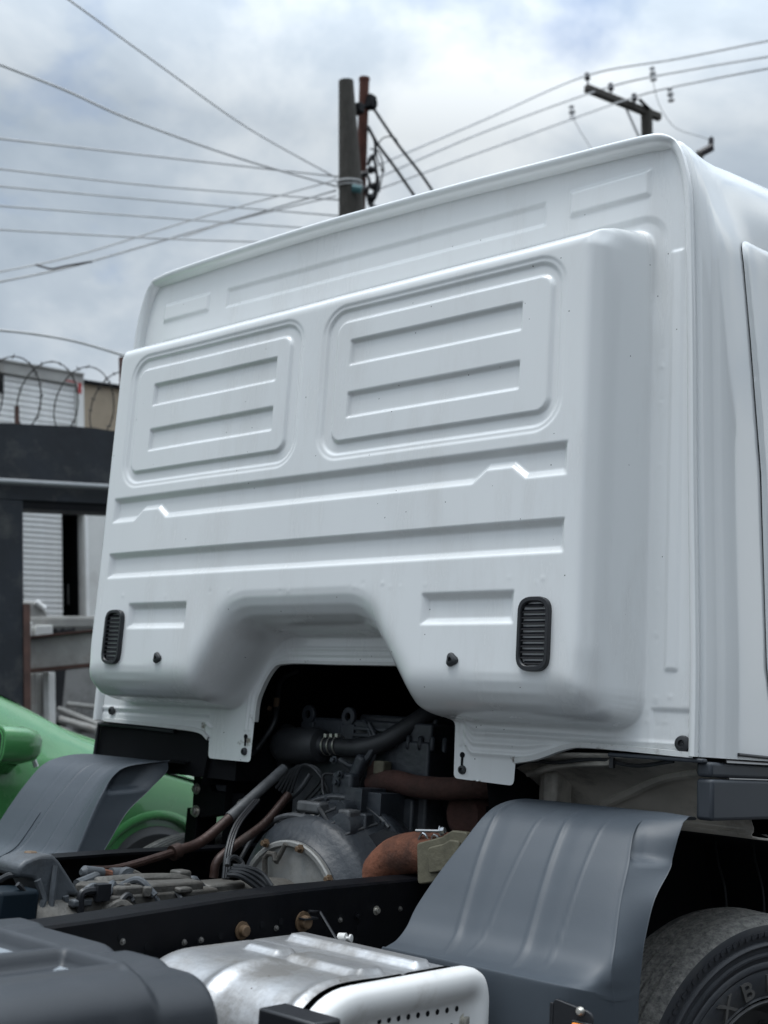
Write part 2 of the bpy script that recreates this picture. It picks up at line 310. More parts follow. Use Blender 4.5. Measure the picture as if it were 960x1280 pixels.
# outline of the cab's rear edge, from the lower left round to the lower right
OUT = [(-1.250, -0.300), (-1.250, -0.03), (-1.243, 0.43), (-1.238, 0.88), (-1.236, 1.14), (-1.234, 1.24), (-1.222, 1.338), (-1.198, 1.425), (-1.170, 1.470), (-1.11, 1.494),
       (-0.66, 1.503), (-0.24, 1.503), (0.14, 1.493), (0.475, 1.481), (0.78, 1.466), (1.05, 1.452), (1.145, 1.436), (1.178, 1.401), (1.198, 1.346), (1.212, 1.27), (1.220, 1.14), (1.229, 0.88), (1.239, 0.43), (1.252, -0.03), (1.252, -0.288)]
OUTS = [tuple(p[:2]) for p in spline([(a, b, 0) for a, b in OUT], 6)]
LOW = fillet([(1.252, -0.288), (0.93, -0.279), (0.84, -0.292), (0.765, -0.325), (0.705, -0.335), (0.702, -0.402), (0.492, -0.396), (0.488, -0.235), (0.44, -0.212), (0.335, -0.10), (0.265, -0.061),
              (-0.235, -0.061), (-0.301, -0.086), (-0.361, -0.183), (-0.367, -0.28), (-0.37, -0.406), (-0.586, -0.406), (-0.590, -0.345), (-0.64, -0.318), (-0.80, -0.308), (-1.250, -0.300)],
             [0, .05, .05, .02, .004, .016, .016, .02, .02, .04, .05, .05, .03, .03, .0, .016, .016, .004, .02, .05, 0], 6)
PANEL = OUTS + LOW[1:-1]
st = 0.0043
gx, gz = np.meshgrid(np.arange(-1.262, 1.2621, st), np.arange(-0.416, 1.515, st))
sp = sdf_poly(gx, gz, PANEL)
gr_z, gr_x = np.gradient(sp, st); ln = np.hypot(gr_x, gr_z) + 1e-9
over = np.where(sp > 0, sp, 0)
X = gx - over * gr_x / ln; Zz = gz - over * gr_z / ln
keep = sp < st * 1.25
FOOT = fillet([(1.098, 1.172), (1.098, -0.228), (0.445, -0.228), (0.262, 0.024), (-0.262, 0.024), (-0.445, -0.228), (-1.104, -0.228), (-1.104, 1.172)], [.07, .10, .11, .11, .11, .11, .10, .07], 10)
uf = -sdf_poly(X, Zz, FOOT)
def prof(pts, sg=4.5):
    a = np.arange(-0.05, 0.2, 0.001); y = np.interp(a, [p[0] for p in pts], [p[1] for p in pts])
    k = np.exp(-0.5 * (np.arange(-14, 15) / sg) ** 2); k /= k.sum(); yp = np.pad(y, 14, mode='edge')
    return a, np.convolve(yp, k, 'valid')
aS, yS = prof([(-0.004, D), (0.001, D - .010), (0.004, D - .026), (0.036, .056), (0.042, .036), (0.060, .014), (0.071, .003), (0.082, 0), (0.2, 0)], 3.6)
aB, yB = prof([(-0.003, D), (0.0005, D - .012), (0.004, .165), (0.010, .122), (0.024, .076), (0.046, .038), (0.074, .014), (0.102, .003), (0.125, 0), (0.2, 0)], 2.6)
aT, yT = prof([(-0.016, D), (0, D - .008), (0.012, D - .06), (0.03, .10), (0.055, .035), (0.08, .010), (0.105, 0), (0.2, 0)])
bs, bb, bt = np.interp(uf, aS, yS), np.interp(uf, aB, yB), np.interp(uf, aT, yT)
gu_z, gu_x = np.gradient(uf, st); gu_l = np.hypot(gu_z, gu_x) + 1e-9; wb = sstep(0.12, 0.95, gu_z / gu_l) * (Zz < 0.5)
wt = sstep(1.06, 1.12, Zz) * sstep(0.0, 0.09, 1.118 - np.abs(X))
Y = bs * (1 - wb) + bb * wb; Y = Y * (1 - wt) + bt * wt
def blur(A_, sig):
    k = np.exp(-0.5 * (np.arange(-int(3 * sig), int(3 * sig) + 1) / sig) ** 2); k /= k.sum(); h = len(k) // 2
    B_ = np.pad(A_, ((h, h), (0, 0)), mode='edge'); B_ = sum(k[i] * B_[i:i + A_.shape[0]] for i in range(len(k)))
    B_ = np.pad(B_, ((0, 0), (h, h)), mode='edge'); return sum(k[i] * B_[:, i:i + A_.shape[1]] for i in range(len(k)))
cm = sstep(0.88, 0.98, np.abs(X)) * sstep(-0.02, -0.13, Zz) * sstep(0.022, 0.05, uf)
cm = np.maximum(cm, sstep(0.25, 0.33, np.abs(X)) * sstep(0.75, 0.65, np.abs(X)) * sstep(0.2, 0.12, Zz) * sstep(0.018, 0.05, uf))
Y = Y * (1 - cm) + blur(Y, 3.6) * cm
def press(d, depth, wdt): return depth * lstep(wdt / 2, -wdt / 2, d + wdt / 2)
P0 = (uf > 0.06)
dy = np.zeros_like(Y)
for s in (-1, 1):
    xa = X * s
    dy += press(sdf_rr(xa, Zz, 0.042, 0.958, 0.548, 1.062, 0.095), 0.0034, 0.006)       # window blank, outer step
    dy += press(sdf_rr(xa, Zz, 0.058, 0.942, 0.564, 1.046, 0.080), 0.0068, 0.009)
    dy -= press(sdf_rr(xa, Zz, 0.100, 0.916, 0.602, 1.008, 0.045), 0.0095, 0.009)       # raised field
    dy += press(sdf_rr(xa, Zz, 0.166, 0.815, 0.853, 0.937, 0.002), 0.0115, 0.0085)       # two pressed bars in it
    dy += press(sdf_rr(xa, Zz, 0.166, 0.815, 0.681, 0.764, 0.002), 0.0115, 0.0085)
    dy += press(sdf_rr(xa, Zz, 0.512, 0.830, 0.028, 0.118, 0.003), 0.0165, 0.019)       # short groove beside the vent
dy += press(sdf_rr(X, Zz, -0.978, 0.978, 0.214, 0.306, 0.003), 0.0165, 0.018)           # lower long groove
zb = 0.422 + 0.036 * (lstep(0.672, 0.720, X) - lstep(0.805, 0.850, X)) + 0.036 * (lstep(-0.850, -0.805, X) - lstep(-0.720, -0.672, X))
dg = np.maximum(np.maximum(np.abs(X) - 0.980, Zz - 0.514), (zb - Zz) * 0.86)
dy += press(dg, 0.0165, 0.017)                                                           # upper long groove with its two kinks
Y += dy * P0
fl = (uf < -0.004)
df = np.zeros_like(Y)
df += press(sdf_rr(X, Zz, -1.145, 1.145, -0.2, 1.222, 0.085), 0.007, 0.02) * sstep(0.85, 1.0, Zz)
df -= press(sdf_rr(X, Zz, 0.815, 1.090, 1.276, 1.366, 0.008), 0.0075, 0.013)
df -= press(sdf_rr(X, Zz, -1.094, -0.815, 1.296, 1.378, 0.008), 0.0075, 0.013)
df += press(sdf_rr(X, Zz, -0.722, 0.735, 1.274 + 0.012 * (0.7 - X), 1.355 + 0.012 * (0.7 - X), 0.008), 0.0075, 0.013)
df -= press(sdf_rr(np.abs(X), Zz, 1.156, 1.196, -0.075, 1.095, 0.006), 0.005, 0.008)
df += press(np.maximum(Zz + 0.170, 1.12 - np.abs(X)), 0.005, 0.008)
df -= 0.004 * np.exp(-((Zz + 0.2555 + 0.004 * X) / 0.0045) ** 2) * (np.abs(X) > 0.60) - 0.004 * np.exp(-((Zz + 0.270 + 0.004 * X) / 0.0045) ** 2) * (np.abs(X) > 0.60)
do = sdf_poly(X, Zz, LOW[:-1] + [(-1.25, -2), (1.252, -2)])
arch = (np.abs(X) < 0.62)
for q in (0.022, 0.040):
    df -= 0.0035 * np.exp(-((do - q) / 0.0045) ** 2) * arch * (Zz > -0.30)
tabr = (X > 0.50) & (X < 1.06)
for k, zc in enumerate((-0.262, -0.290, -0.318)):
    zz = zc + 0.03 * sstep(0.72, 0.86, X) * k / 2 + 0.05 * sstep(0.56, 0.50, X)
    df -= 0.0065 * np.exp(-((Zz - zz) / 0.007) ** 2) * tabr * sstep(0.93, 0.80, X) * sstep(0.512, 0.54, X)
Y += np.where(uf < 0.0, df, 0)
rng = np.random.RandomState(3)
for _ in range(70):                                                                      # small dents and weld dimples along the bottom
    cx, cz = (rng.uniform(1.10, 1.24), rng.uniform(-0.28, -0.14)) if rng.rand() < .35 else ((1.132 + rng.normal(0, .002), rng.uniform(-0.2, 0.9)) if rng.rand() < .5 else (rng.uniform(-0.95, 0.95), 0.145 + rng.normal(0, .004)))
    Y += rng.uniform(-0.0012, 0.0010) * np.exp(-(((X - cx) ** 2 + (Zz - cz) ** 2) / (0.0065 ** 2)))
Y += 0.0012 * np.sin(X * 5.1 + 1) * np.sin(Zz * 4.3) + 0.0006 * np.sin(X * 13 + Zz * 9)
idx = -np.ones(X.shape, int); idx[keep] = np.arange(keep.sum())
q = keep[:-1, :-1] & keep[1:, :-1] & keep[:-1, 1:] & keep[1:, 1:]
F = np.stack([idx[:-1, :-1][q], idx[:-1, 1:][q], idx[1:, 1:][q], idx[1:, :-1][q]], 1)
VV = np.stack([X[keep], Y[keep], Zz[keep] + Z0], 1) - V3(*truck['_base'])
me = bpy.data.meshes.new('cab_rear_panel')
me.vertices.add(len(VV)); me.vertices.foreach_set('co', VV.ravel()); me.loops.add(F.size); me.loops.foreach_set('vertex_index', F.ravel())
me.polygons.add(len(F)); me.polygons.foreach_set('loop_start', np.arange(0, F.size, 4)); me.polygons.foreach_set('loop_total', np.full(len(F), 4))
me.polygons.foreach_set('use_smooth', np.ones(len(F), bool)); me.update(); me.validate(); me.materials.append(PAINT)
panel = bpy.data.objects.new('cab_rear_panel', me); COL.objects.link(panel); panel.parent = truck; panel['_base'] = truck['_base']
tag(panel, 'white pressed steel back wall of the cab')

# shell of the cab: a profile swept round the outline
OP = np.array(OUTS); tg = np.gradient(OP, axis=0); tg /= np.linalg.norm(tg, axis=1)[:, None]
nr = np.stack([-tg[:, 1], tg[:, 0]], 1)
nr[OP[:, 0] > 1.0] = nr[OP[:, 0] > 1.0]
prof_side = [(-0.020, D + .004), (-0.014, D - .010), (-0.004, D - .014), (0.003, D - .010), (0.0045, D - .002), (0.003, D + .008), (-0.005, D + .012), (-0.005, D + .020), (0.009, D + .024), (0.0125, D + .028), (0.021, D + .055), (0.023, D + .063), (0.034, D + .069), (0.039, D + .080), (0.045, D + .11), (0.049, D + .16), (0.050, D + .22), (0.052, D + .30), (0.056, D + .6), (0.060, D + 1.2), (0.055, D + 1.7)]
prof_top = [(-0.034, D + .004), (-0.030, D - .022), (-0.020, D - .038), (-0.008, D - .044), (-0.001, D - .042), (0.004, D - .036), (0.004, D - .01), (0.003, D + .012), (0.008, D + .025), (0.010, D + .029), (0.012, D + .058), (0.013, D + .064), (0.013, D + .072), (0.013, D + .083), (0.013, D + .11), (0.015, D + .16), (0.022, D + .22), (0.038, D + .30), (0.070, D + .6), (0.09, D + 1.2), (0.06, D + 1.7)]
A = np.zeros((len(OP), len(prof_side), 3))
for i, (a, b) in enumerate(OP):
    tt_ = float(sstep(1.36, 1.44, b)) * float(sstep(1.20, 1.12, abs(a))); t = max(tt_, 0.70 * float(sstep(0.0, 0.7, b)), 0.30) if a < 0 else max(tt_, .25); t = min(t, .80) if a < -1.09 else t; t2 = float(sstep(0.9, 1.3, b))
    for j in range(len(prof_side)):
        tj = t if j < 9 else float(sstep(1.10, 1.33, b)); o = prof_side[j][0] * (1 - tj) + prof_top[j][0] * tj; y = prof_side[j][1] * (1 - t) + prof_top[j][1] * t
        o += 0.045 * t2 * (1 - tt_) * float(sstep(0.48, 0.80, y)); 
        A[i, j] = (a + nr[i, 0] * o, y, b + nr[i, 1] * o)
sh = MB().grid(A); A2 = A[:, -1]; c = A2.mean(0); sh.add([*A2, c + V3(0, 0.15, 0)], [(i, i + 1, len(A2)) for i in range(len(A2) - 1)])
shell = sh.build('cab_shell', SHELL, truck, smooth=50)
# corner ribs between the seam and the side: bright creases running up the rear corner
def side_x(y, z): return float(np.interp(z, [-.3, -.03, .43, .88, 1.14, 1.27, 1.35], [1.25, 1.252, 1.239, 1.229, 1.22, 1.212, 1.198])) + float(np.interp(y, [p[1] for p in prof_side[8:]], [p[0] for p in prof_side[8:]])) + 0.045 * float(sstep(0.9, 1.3, z)) * float(sstep(0.48, 0.80, y)) - (.030 * float(sstep(1.10, 1.33, z)) * float(sstep(.75, .35, y)))
DOOR = fillet([(0.422, 1.195), (1.75, 1.24), (1.80, -0.15), (0.560, -0.158), (0.527, -0.03), (0.520, 0.5)], [.075, .1, .1, .05, .06, .0], 8)
def door_sheet(poly, lift, thick, name, m, smooth=60):
    n = 26; pl = np.array(poly); yy, zz = np.meshgrid(np.linspace(pl[:, 0].min() - .01, pl[:, 0].max() + .01, 120), np.linspace(pl[:, 1].min() - .01, pl[:, 1].max() + .01, 120))
    s_ = sdf_poly(yy, zz, poly); gz_, gy_ = np.gradient(s_, zz[1, 0] - zz[0, 0], yy[0, 1] - yy[0, 0]); l_ = np.hypot(gy_, gz_) + 1e-9; ov = np.maximum(s_, 0)
    yy = yy - ov * gy_ / l_; zz = zz - ov * gz_ / l_; kp = s_ < 0.016
    ed = 0.008 * np.exp(-np.maximum(-s_, 0) / 0.006)
    P_ = np.array([[(side_x(y, z) + lift - e_, y, z) for y, z, e_ in zip(a, b, e)] for a, b, e in zip(yy, zz, ed)])
    id_ = -np.ones(yy.shape, int); id_[kp] = np.arange(kp.sum()); q_ = kp[:-1, :-1] & kp[1:, :-1] & kp[:-1, 1:] & kp[1:, 1:]
    F_ = np.stack([id_[:-1, :-1][q_], id_[1:, :-1][q_], id_[1:, 1:][q_], id_[:-1, 1:][q_]], 1)
    return MB().add(P_[kp], [tuple(f) for f in F_]).build(name, m, truck, smooth=smooth)
def grow(poly, d):
    P = np.array(poly); c_ = []; n = len(P)
    for i in range(n):
        t_ = P[(i + 1) % n] - P[i - 1]; t_ /= np.linalg.norm(t_) + 1e-9; c_.append(tuple(P[i] + d * V3(t_[1], -t_[0])[:2] * -1))
    return c_
door_sheet(grow(DOOR, 0.004), 0.0025, 0, 'door_seal', BLACK)
door_sheet(DOOR, 0.0125, 0, 'door', SHELL)
wpoly = fillet([(0.78, 0.52), (0.74, 1.02), (1.5, 1.03), (1.62, 0.5)], 0.06, 5)
door_sheet(wpoly, 0.016, 0, 'door_window', GLASS)
b = MB(); b.grid(np.array([[(x, y, z) for x in (-1.24, 1.24)] for y, z in ((1.93, -0.3), (1.95, 1.45))])); b.build('cab_front', SHELL, truck)

# air vents
def vent(cx, cz):
    b = MB(); pl = fillet([(cx - .049, cz - .098), (cx + .049, cz - .098), (cx + .049, cz + .098), (cx - .049, cz + .098)], .040, 8)
    pi = fillet([(cx - .037, cz - .084), (cx + .037, cz - .084), (cx + .037, cz + .084), (cx - .037, cz + .084)], .030, 8)
    n = len(pl); rows = [(pl, 0.004), (pl, -0.010), ([(a * .85 + c * .15, b_ * .85 + d * .15) for (a, b_), (c, d) in zip(pl, pi)], -0.0155), ([(a * .2 + c * .8, b_ * .2 + d * .8) for (a, b_), (c, d) in zip(pl, pi)], -0.0155), (pi, -0.012), (pi, 0.003)]
    b.grid(np.array([[(a, y, z) for a, z in r] for r, y in rows]), closed=True)
    v = b.build('vent', BLACK, truck, smooth=30)
    MB().add([(a, 0.0025, z) for a, z in pi], [tuple(range(len(pi)))]).build('vent_backing', VOID, v)
    m = 11; proto = None
    for k in range(m):
        z = cz - .075 + .150 * k / (m - 1); dz = abs(z - cz); hw = .0365 if dz < .054 else .0365 - .030 + math.sqrt(max(.030 ** 2 - (dz - .054) ** 2, 0))
        hw = max(hw, .016)
        s = MB(); pr = [(-.0115, -.0055), (-.0125, -.0042), (.001, .0062), (.0025, .005), (.0, .002)]
        s.grid(np.array([[(x, y, z + h) for y, h in pr] for x in (cx - hw, cx + hw)]), closed=True); s.build('louvre_slat', BLACK, v, smooth=20)
    return v
vent(0.900, 0.0); vent(-0.893, -0.002)
def plug(x, y, z, r=0.02):
    b = MB(); b.lathe([(r, 0.004), (r, -.002), (r * .92, -.007), (r * .55, -.010), (r * .45, -.010), (r * .38, -.003), (0.001, -.003)], (x, y, z), (0, 1, 0), 20, cap=False)
    return b.build('rubber_plug', RUBBER, truck)
def plug2(x, y, z, r):
    b = MB(); n = 18; rows = []
    for k, (rr, h) in enumerate([(1, .004), (1.0, -.004), (.85, -.010), (.5, -.013), (.36, -.013), (.3, -.006), (.02, -.006)]):
        rows.append([(x + r * rr * (1 + .18 * math.cos(3 * a + .4)) * math.cos(a), y + h, z + r * rr * (1.05 + .16 * math.cos(3 * a + .4)) * math.sin(a)) for a in np.linspace(0, 2 * math.pi, n, endpoint=False)])
    b.grid(np.array(rows), closed=True); return b.build('rubber_plug', RUBBER, truck)
plug2(0.634, 0.0, -0.070, .0175); plug2(-0.636, 0.0, -0.075, .0175)
plug(1.212, D, -0.258, .021); plug(-1.162, D, -0.262, .016)
plug(0.523, D, -0.370, .013); plug(-0.402, D, -0.372, .013)
def keyhole(x, z):
    b = MB(); pl = [(x + .0085 * math.cos(a), z + .0085 * math.sin(a)) for a in np.linspace(-1.1, math.pi + 1.1, 14)] + [(x - .0035, z - .032), (x + .0035, z - .032)]
    b.prism(pl, lambda a, c, d: (a, d, c), D - .0018, D + .004); b.build('keyhole', VOID, truck, smooth=0)
keyhole(0.520, -0.328); keyhole(-0.402, -0.322)
# seam sealer and folded flange under the back wall
def strip(pts, wd, name, m, off=-.003, par=truck):
    P = np.array(pts); b = MB(); t = np.gradient(P, axis=0); t /= np.linalg.norm(t, axis=1)[:, None]; n_ = np.stack([t[:, 1], -t[:, 0]], 1)
    rows = [[(p[0] + q[0] * wd * s, y, p[1] + q[1] * wd * s) for p, q in zip(P, n_)] for s, y in ((-.5, D + .004), (-.4, D + off), (.4, D + off), (.5, D + .012))]
    b.grid(np.array(rows)); return b.build(name, m, par, smooth=60)
stripR = spline([(1.245, -.285, 0), (.95, -.277, 0), (.87, -.286, 0), (.78, -.318, 0), (.708, -.333, 0)], 8)
strip([p[:2] for p in stripR], .017, 'folded_flange', SEAM, -.010)
stripL = spline([(-1.2, -.298, 0), (-.84, -.305, 0), (-.65, -.314, 0), (-.592, -.338, 0)], 8)
strip([p[:2] for p in stripL], .016, 'folded_flange', SEAM, -.006)
stripA = spline([(-.366, -.27, 0), (-.357, -.185, 0), (-.30, -.09, 0), (-.23, -.066, 0), (0, -.066, 0), (.27, -.066, 0)], 8)
strip([p[:2] for p in stripA], .014, 'folded_flange', SEAM, -.005)
# underside of the cab, right: beige floor sloping to the wheel arch, black liner
def sheet(rows, name, m, par=truck, thick=0.006, n=6, smooth=40, closed=False):
    R_ = [spline(r, n) for r in rows]; R_ = np.array(R_); cols = [spline([tuple(R_[i, j]) for i in range(len(rows))], 4) for j in range(R_.shape[1])] if len(rows) > 2 else [[R_[0, j], R_[1, j]] for j in range(R_.shape[1])]
    return MB().grid(np.array(cols)).build(name, m, par, smooth=smooth, solid=thick)
sheet([[(.52, .25, -.322), (.80, .25, -.303), (1.05, .25, -.292), (1.245, .25, -.292)], [(.56, .40, -.355), (.80, .40, -.340), (1.05, .40, -.330), (1.245, .40, -.330)], [(.58, .52, -.405), (.80, .52, -.40), (1.05, .52, -.395), (1.25, .52, -.39)],
       [(.60, .585, -.465), (.80, .585, -.465), (1.05, .585, -.468), (1.25, .585, -.47)], [(.60, .63, -.492), (.80, .63, -.494), (1.05, .63, -.494), (1.25, .63, -.496)], [(.60, 1.3, -.54), (.80, 1.3, -.53), (1.05, 1.3, -.53), (1.25, 1.3, -.53)]], 'cab_underside', BEIGE)
sheet([[(-.50, .25, -.315), (-.80, .25, -.310), (-1.245, .25, -.305)], [(-.50, .55, -.44), (-.80, .55, -.40), (-1.25, .55, -.39)], [(-.50, 1.3, -.54), (-.80, 1.3, -.53), (-1.25, 1.3, -.53)]], 'cab_underside', BEIGE)
b = MB(); b.tube(spline([(1.20, .36, -.322), (1.05, .44, -.350), (.90, .52, -.405), (.80, .56, -.445)], 6), .016, 8); b.tube(spline([(.98, .28, -.318), (.80, .33, -.335), (.66, .36, -.37)], 6), .010, 8)
b.build('underside_rib', BEIGE, truck)
b = MB(); b.tube(spline([(1.17, .26, -.303), (1.05, .28, -.322), (.93, .28, -.312), (.80, .29, -.330), (.70, .30, -.332), (.62, .33, -.36)], 8), .0055, 8)
b.box((.985, .272, -.318), (.012, .012, .03)); b.build('wiring_loom', RUBBER, truck)
b = MB(); b.box((.70, .46, -.415), (.05, .10, .12)); b.box((.66, .50, -.40), (.03, .12, .16)); b.build('cab_mount_bracket', BEIGE, truck, bevel=.012)
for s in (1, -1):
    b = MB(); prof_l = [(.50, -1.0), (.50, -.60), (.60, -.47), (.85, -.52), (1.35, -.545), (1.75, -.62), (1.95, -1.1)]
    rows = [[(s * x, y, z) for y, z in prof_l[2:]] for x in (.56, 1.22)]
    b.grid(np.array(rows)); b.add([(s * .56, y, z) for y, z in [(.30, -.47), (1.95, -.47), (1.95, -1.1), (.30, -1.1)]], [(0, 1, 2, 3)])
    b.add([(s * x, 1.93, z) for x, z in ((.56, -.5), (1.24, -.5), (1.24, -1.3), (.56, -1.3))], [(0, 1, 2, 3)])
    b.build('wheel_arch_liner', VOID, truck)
b = MB()
for px in (897, 944):
    p = [onY(px - 4, 1040, 1.45), onY(px, 1075, 1.42), onY(px + 9, 1110, 1.40), onY(px + 12, 1150, 1.40)]; b.tube(spline(p, 5), .004, 6)
b.build('liner_crease', RUBBER, truck)
# black splash panel under the cab's left end
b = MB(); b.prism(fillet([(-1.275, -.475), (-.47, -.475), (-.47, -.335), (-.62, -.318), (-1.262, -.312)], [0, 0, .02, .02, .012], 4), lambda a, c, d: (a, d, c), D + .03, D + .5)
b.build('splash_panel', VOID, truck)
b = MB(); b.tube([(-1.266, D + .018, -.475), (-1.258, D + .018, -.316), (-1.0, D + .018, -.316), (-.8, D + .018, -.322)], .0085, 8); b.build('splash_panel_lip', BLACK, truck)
# dark tunnel behind the arch
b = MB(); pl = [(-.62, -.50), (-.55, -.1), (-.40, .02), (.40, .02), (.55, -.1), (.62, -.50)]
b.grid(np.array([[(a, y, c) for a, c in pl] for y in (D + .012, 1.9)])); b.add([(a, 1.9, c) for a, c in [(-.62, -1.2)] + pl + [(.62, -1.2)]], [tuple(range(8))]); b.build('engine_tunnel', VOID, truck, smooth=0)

# slate cladding at the foot of the cab's right side
b = MB(); b.box((1.263, 1.02, -.318), (.042, 1.56, .038)); b.box((1.267, 1.019, -.392), (.046, 1.566, .102)); b.build('side_cladding', TRIM, truck, bevel=.009, seg=3)
b = MB(); b.box((1.135, D + .008, -.2975), (.27, .03, .011)); b.build('cladding_trim_strip', TRIM, truck, bevel=.004)
b = MB(); b.tube([(side_x(.36, -.27) + .004, .36, -.276), (side_x(.6, -.27) + .004, .6, -.28), (side_x(1.7, -.27) + .004, 1.7, -.28)], .0045, 8); b.build('sill_shadow_line', BLACK, truck)  # black tube drawn in place of the shadow line along the sill

# ------------------------------------------------------------------ mudguards
def cat_grid(C, nu, nv):
    rows = np.array([spline([tuple(p) for p in r], nv) for r in C]); cols = np.array([spline([tuple(rows[i, j]) for i in range(rows.shape[0])], nu) for j in range(rows.shape[1])])
    return cols.transpose(1, 0, 2)
MAIN = [(.46, -.450), (.33, -.440), (.20, -.432), (.09, -.444), (.01, -.475), (-.055, -.545), (-.108, -.620), (-.158, -.700), (-.195, -.748), (-.243, -.775), (-.284, -.7855), (-.296, -.792), (-.302, -.83), (-.302, -1.25)]
RDG = [(.30, -.440), (.25, -.434), (.17, -.430), (.09, -.441), (.010, -.475), (-.052, -.545), (-.105, -.620), (-.155, -.700), (-.183, -.742), (-.190, -.775), (-.186, -.80), (-.182, -.82), (-.178, -.85), (-.17, -1.25)]
XRG = [1.17, 1.17, 1.172, 1.180, 1.195, 1.215, 1.226, 1.243, 1.252, 1.255, 1.256, 1.258, 1.258, 1.258]
EDG = [(.150, -.436), (.135, -.432), (.115, -.430), (.086, -.434), (.058, -.475), (.030, -.545), (-.045, -.615), (-.088, -.700), (-.098, -.740), (-.104, -.775), (-.107, -.80), (-.109, -.82), (-.11, -.85), (-.11, -1.25)]
XED = [1.288, 1.292, 1.294, 1.294, 1.290, 1.282, 1.280, 1.280, 1.280, 1.280, 1.280, 1.280, 1.280, 1.280]
XIN = [.75, .75, .75, .752, .754, .735, .706, .68, .68, .688, .692, .692, .692, .692]
XIL = [.88, .88, .86, .832, .815, .795, .77, .745, .727, .72, .72, .72, .72, .72]
EDI = [(.46, -.472), (.33, -.432), (.22, -.425), (.150, -.424), (.146, -.463), (.070, -.530), (-.012, -.600), (-.070, -.690), (-.100, -.740), (-.110, -.775), (-.115, -.80), (-.118, -.82), (-.12, -.85), (-.12, -1.25)]
RIL = [(y - .74 * (XIL[i] - .742) * (1 if i > 2 else .4), z) for i, (y, z) in enumerate(MAIN)]
EDI = [(y + .011, z) for y, z in EDI]
def mudguard(s):
    K = range(len(MAIN)); cols = []; side = []          # side: how far along a side face a column lies (0 on the main face)
    def add(fx, fp, sd=0.0): cols.append([(fx(i), *fp(i)) for i in K]); side.append(sd)
    mx_ = lambda P_, Q_, k: (lambda i: (P_[i][0] * (1 - k) + Q_[i][0] * k, P_[i][1] * (1 - k) + Q_[i][1] * k))
    if s > 0:
        add(lambda i: XIN[i] + .006, lambda i: (MAIN[i][0] + .03, MAIN[i][1] - .045)); add(lambda i: XIN[i] - .003, lambda i: (MAIN[i][0] + .008, MAIN[i][1] - .013)); add(lambda i: XIN[i] + .002, lambda i: (MAIN[i][0] + .001, MAIN[i][1] - .002)); add(lambda i: XIN[i] + .012, lambda i: MAIN[i])
    else:
        add(lambda i: .745, lambda i: (EDI[i][0] + .02, EDI[i][1] - .004), -.9)
        for k in (1.0, .97, .75, .45, .18, .05): add(lambda i, k=k: .715 * k + .742 * (1 - k), mx_(RIL, EDI, k), -k)
        add(lambda i: .746, lambda i: RIL[i]); add(lambda i: .762, mx_(RIL, MAIN, .12)); add(lambda i: .81, mx_(RIL, MAIN, .62))
    x0 = XIN if s > 0 else [.83] * 14
    for f in (.12, .26, .40, .54, .68, .82): add(lambda i, f=f: x0[i] * (1 - f) + (XRG[i] - .13) * f, lambda i: MAIN[i])
    if s > 0:
        for dx, k in ((.130, 0), (.088, .02), (.055, .13), (.028, .42), (.009, .83), (.0, 1.0)): add(lambda i, dx=dx: XRG[i] - dx, mx_(MAIN, RDG, k))
        for k in (.06, .20, .45, .75, .97, 1.0): add(lambda i, k=k: XRG[i] * (1 - k) + XED[i] * k, mx_(RDG, EDG, k), k)
        add(lambda i: XED[i] - .010, lambda i: (EDG[i][0] + .006, EDG[i][1] - .004), .9); add(lambda i: XED[i] - .05, lambda i: (EDG[i][0] + .012, EDG[i][1] - .008), .9)
    else:
        for x in (1.06, 1.12, 1.18, 1.235, 1.252): add(lambda i, x=x: x, lambda i: MAIN[i])
        add(lambda i: 1.262, lambda i: (MAIN[i][0] + .006, MAIN[i][1] - .008)); add(lambda i: 1.265, lambda i: (MAIN[i][0] + .05, MAIN[i][1] - .05))
    C = np.array(cols).transpose(1, 0, 2)               # stations x columns x 3
    NU, NV = 10, 10
    G = cat_grid(C, NU, NV); nu, nv = G.shape[:2]
    sg = np.interp(np.arange(nv) / NV, np.arange(len(side)), side)[None, :]
    arc = np.linspace(0, len(MAIN) - 1, nu)[:, None]
    dent = .034 * sstep(3.05, 3.30, arc) * sstep(4.98, 4.72, arc)
    dent = dent * (1 - .88 * sstep(.55, .98, np.abs(sg)))
    if s > 0: G[:, :, 0] -= dent * sstep(.03, .30, sg + .10 - .10 * np.abs(arc - 4.1)) * (sg > 0)
    else: G[:, :, 0] += dent * sstep(.03, .30, -sg + .10 - .10 * np.abs(arc - 4.1)) * (sg < 0)
    du = np.gradient(G, axis=0); dv = np.gradient(G, axis=1); N_ = np.cross(du, dv); N_ /= np.linalg.norm(N_, axis=2)[:, :, None] + 1e-12
    if N_[nu // 2, nv // 2] @ V3(0, -.6, .6) < 0: N_ = -N_
    f1 = sstep(2.6, 3.6, arc) * sstep(9.6, 8.9, arc); Xg = G[:, :, 0]; disp = np.zeros((nu, nv)); flat = (sg == 0)
    for xt, xb, wd, dep in ((.785, .850, .0075, .0045), (.93, .905, .004, .0024), (1.0, 1.04, .0075, .0045), (1.107, 1.109, .004, .0024)):
        xc = xt + (xb - xt) * np.clip((arc - 3) / 6, 0, 1)
        disp += dep * .7 * np.exp(-((Xg - xc) / (wd * .8)) ** 2) * f1
        if dep > .004: disp -= .0020 * sstep(-.003, .004, Xg - xc) * sstep(.06, .015, Xg - xc) * f1
    G = G + N_ * (disp * flat)[:, :, None]
    if s < 0: G = G * V3(-1, 1, 1)
    o = MB().grid(G, flip=s < 0).build('mudguard', PLASTIC, truck, smooth=70)
    b = MB(); pl = fillet([(.74, -1.2), (1.06, -1.2), (1.06, -.915), (.98, -.890), (.74, -.868)], [0, 0, .05, .06, 0], 6)
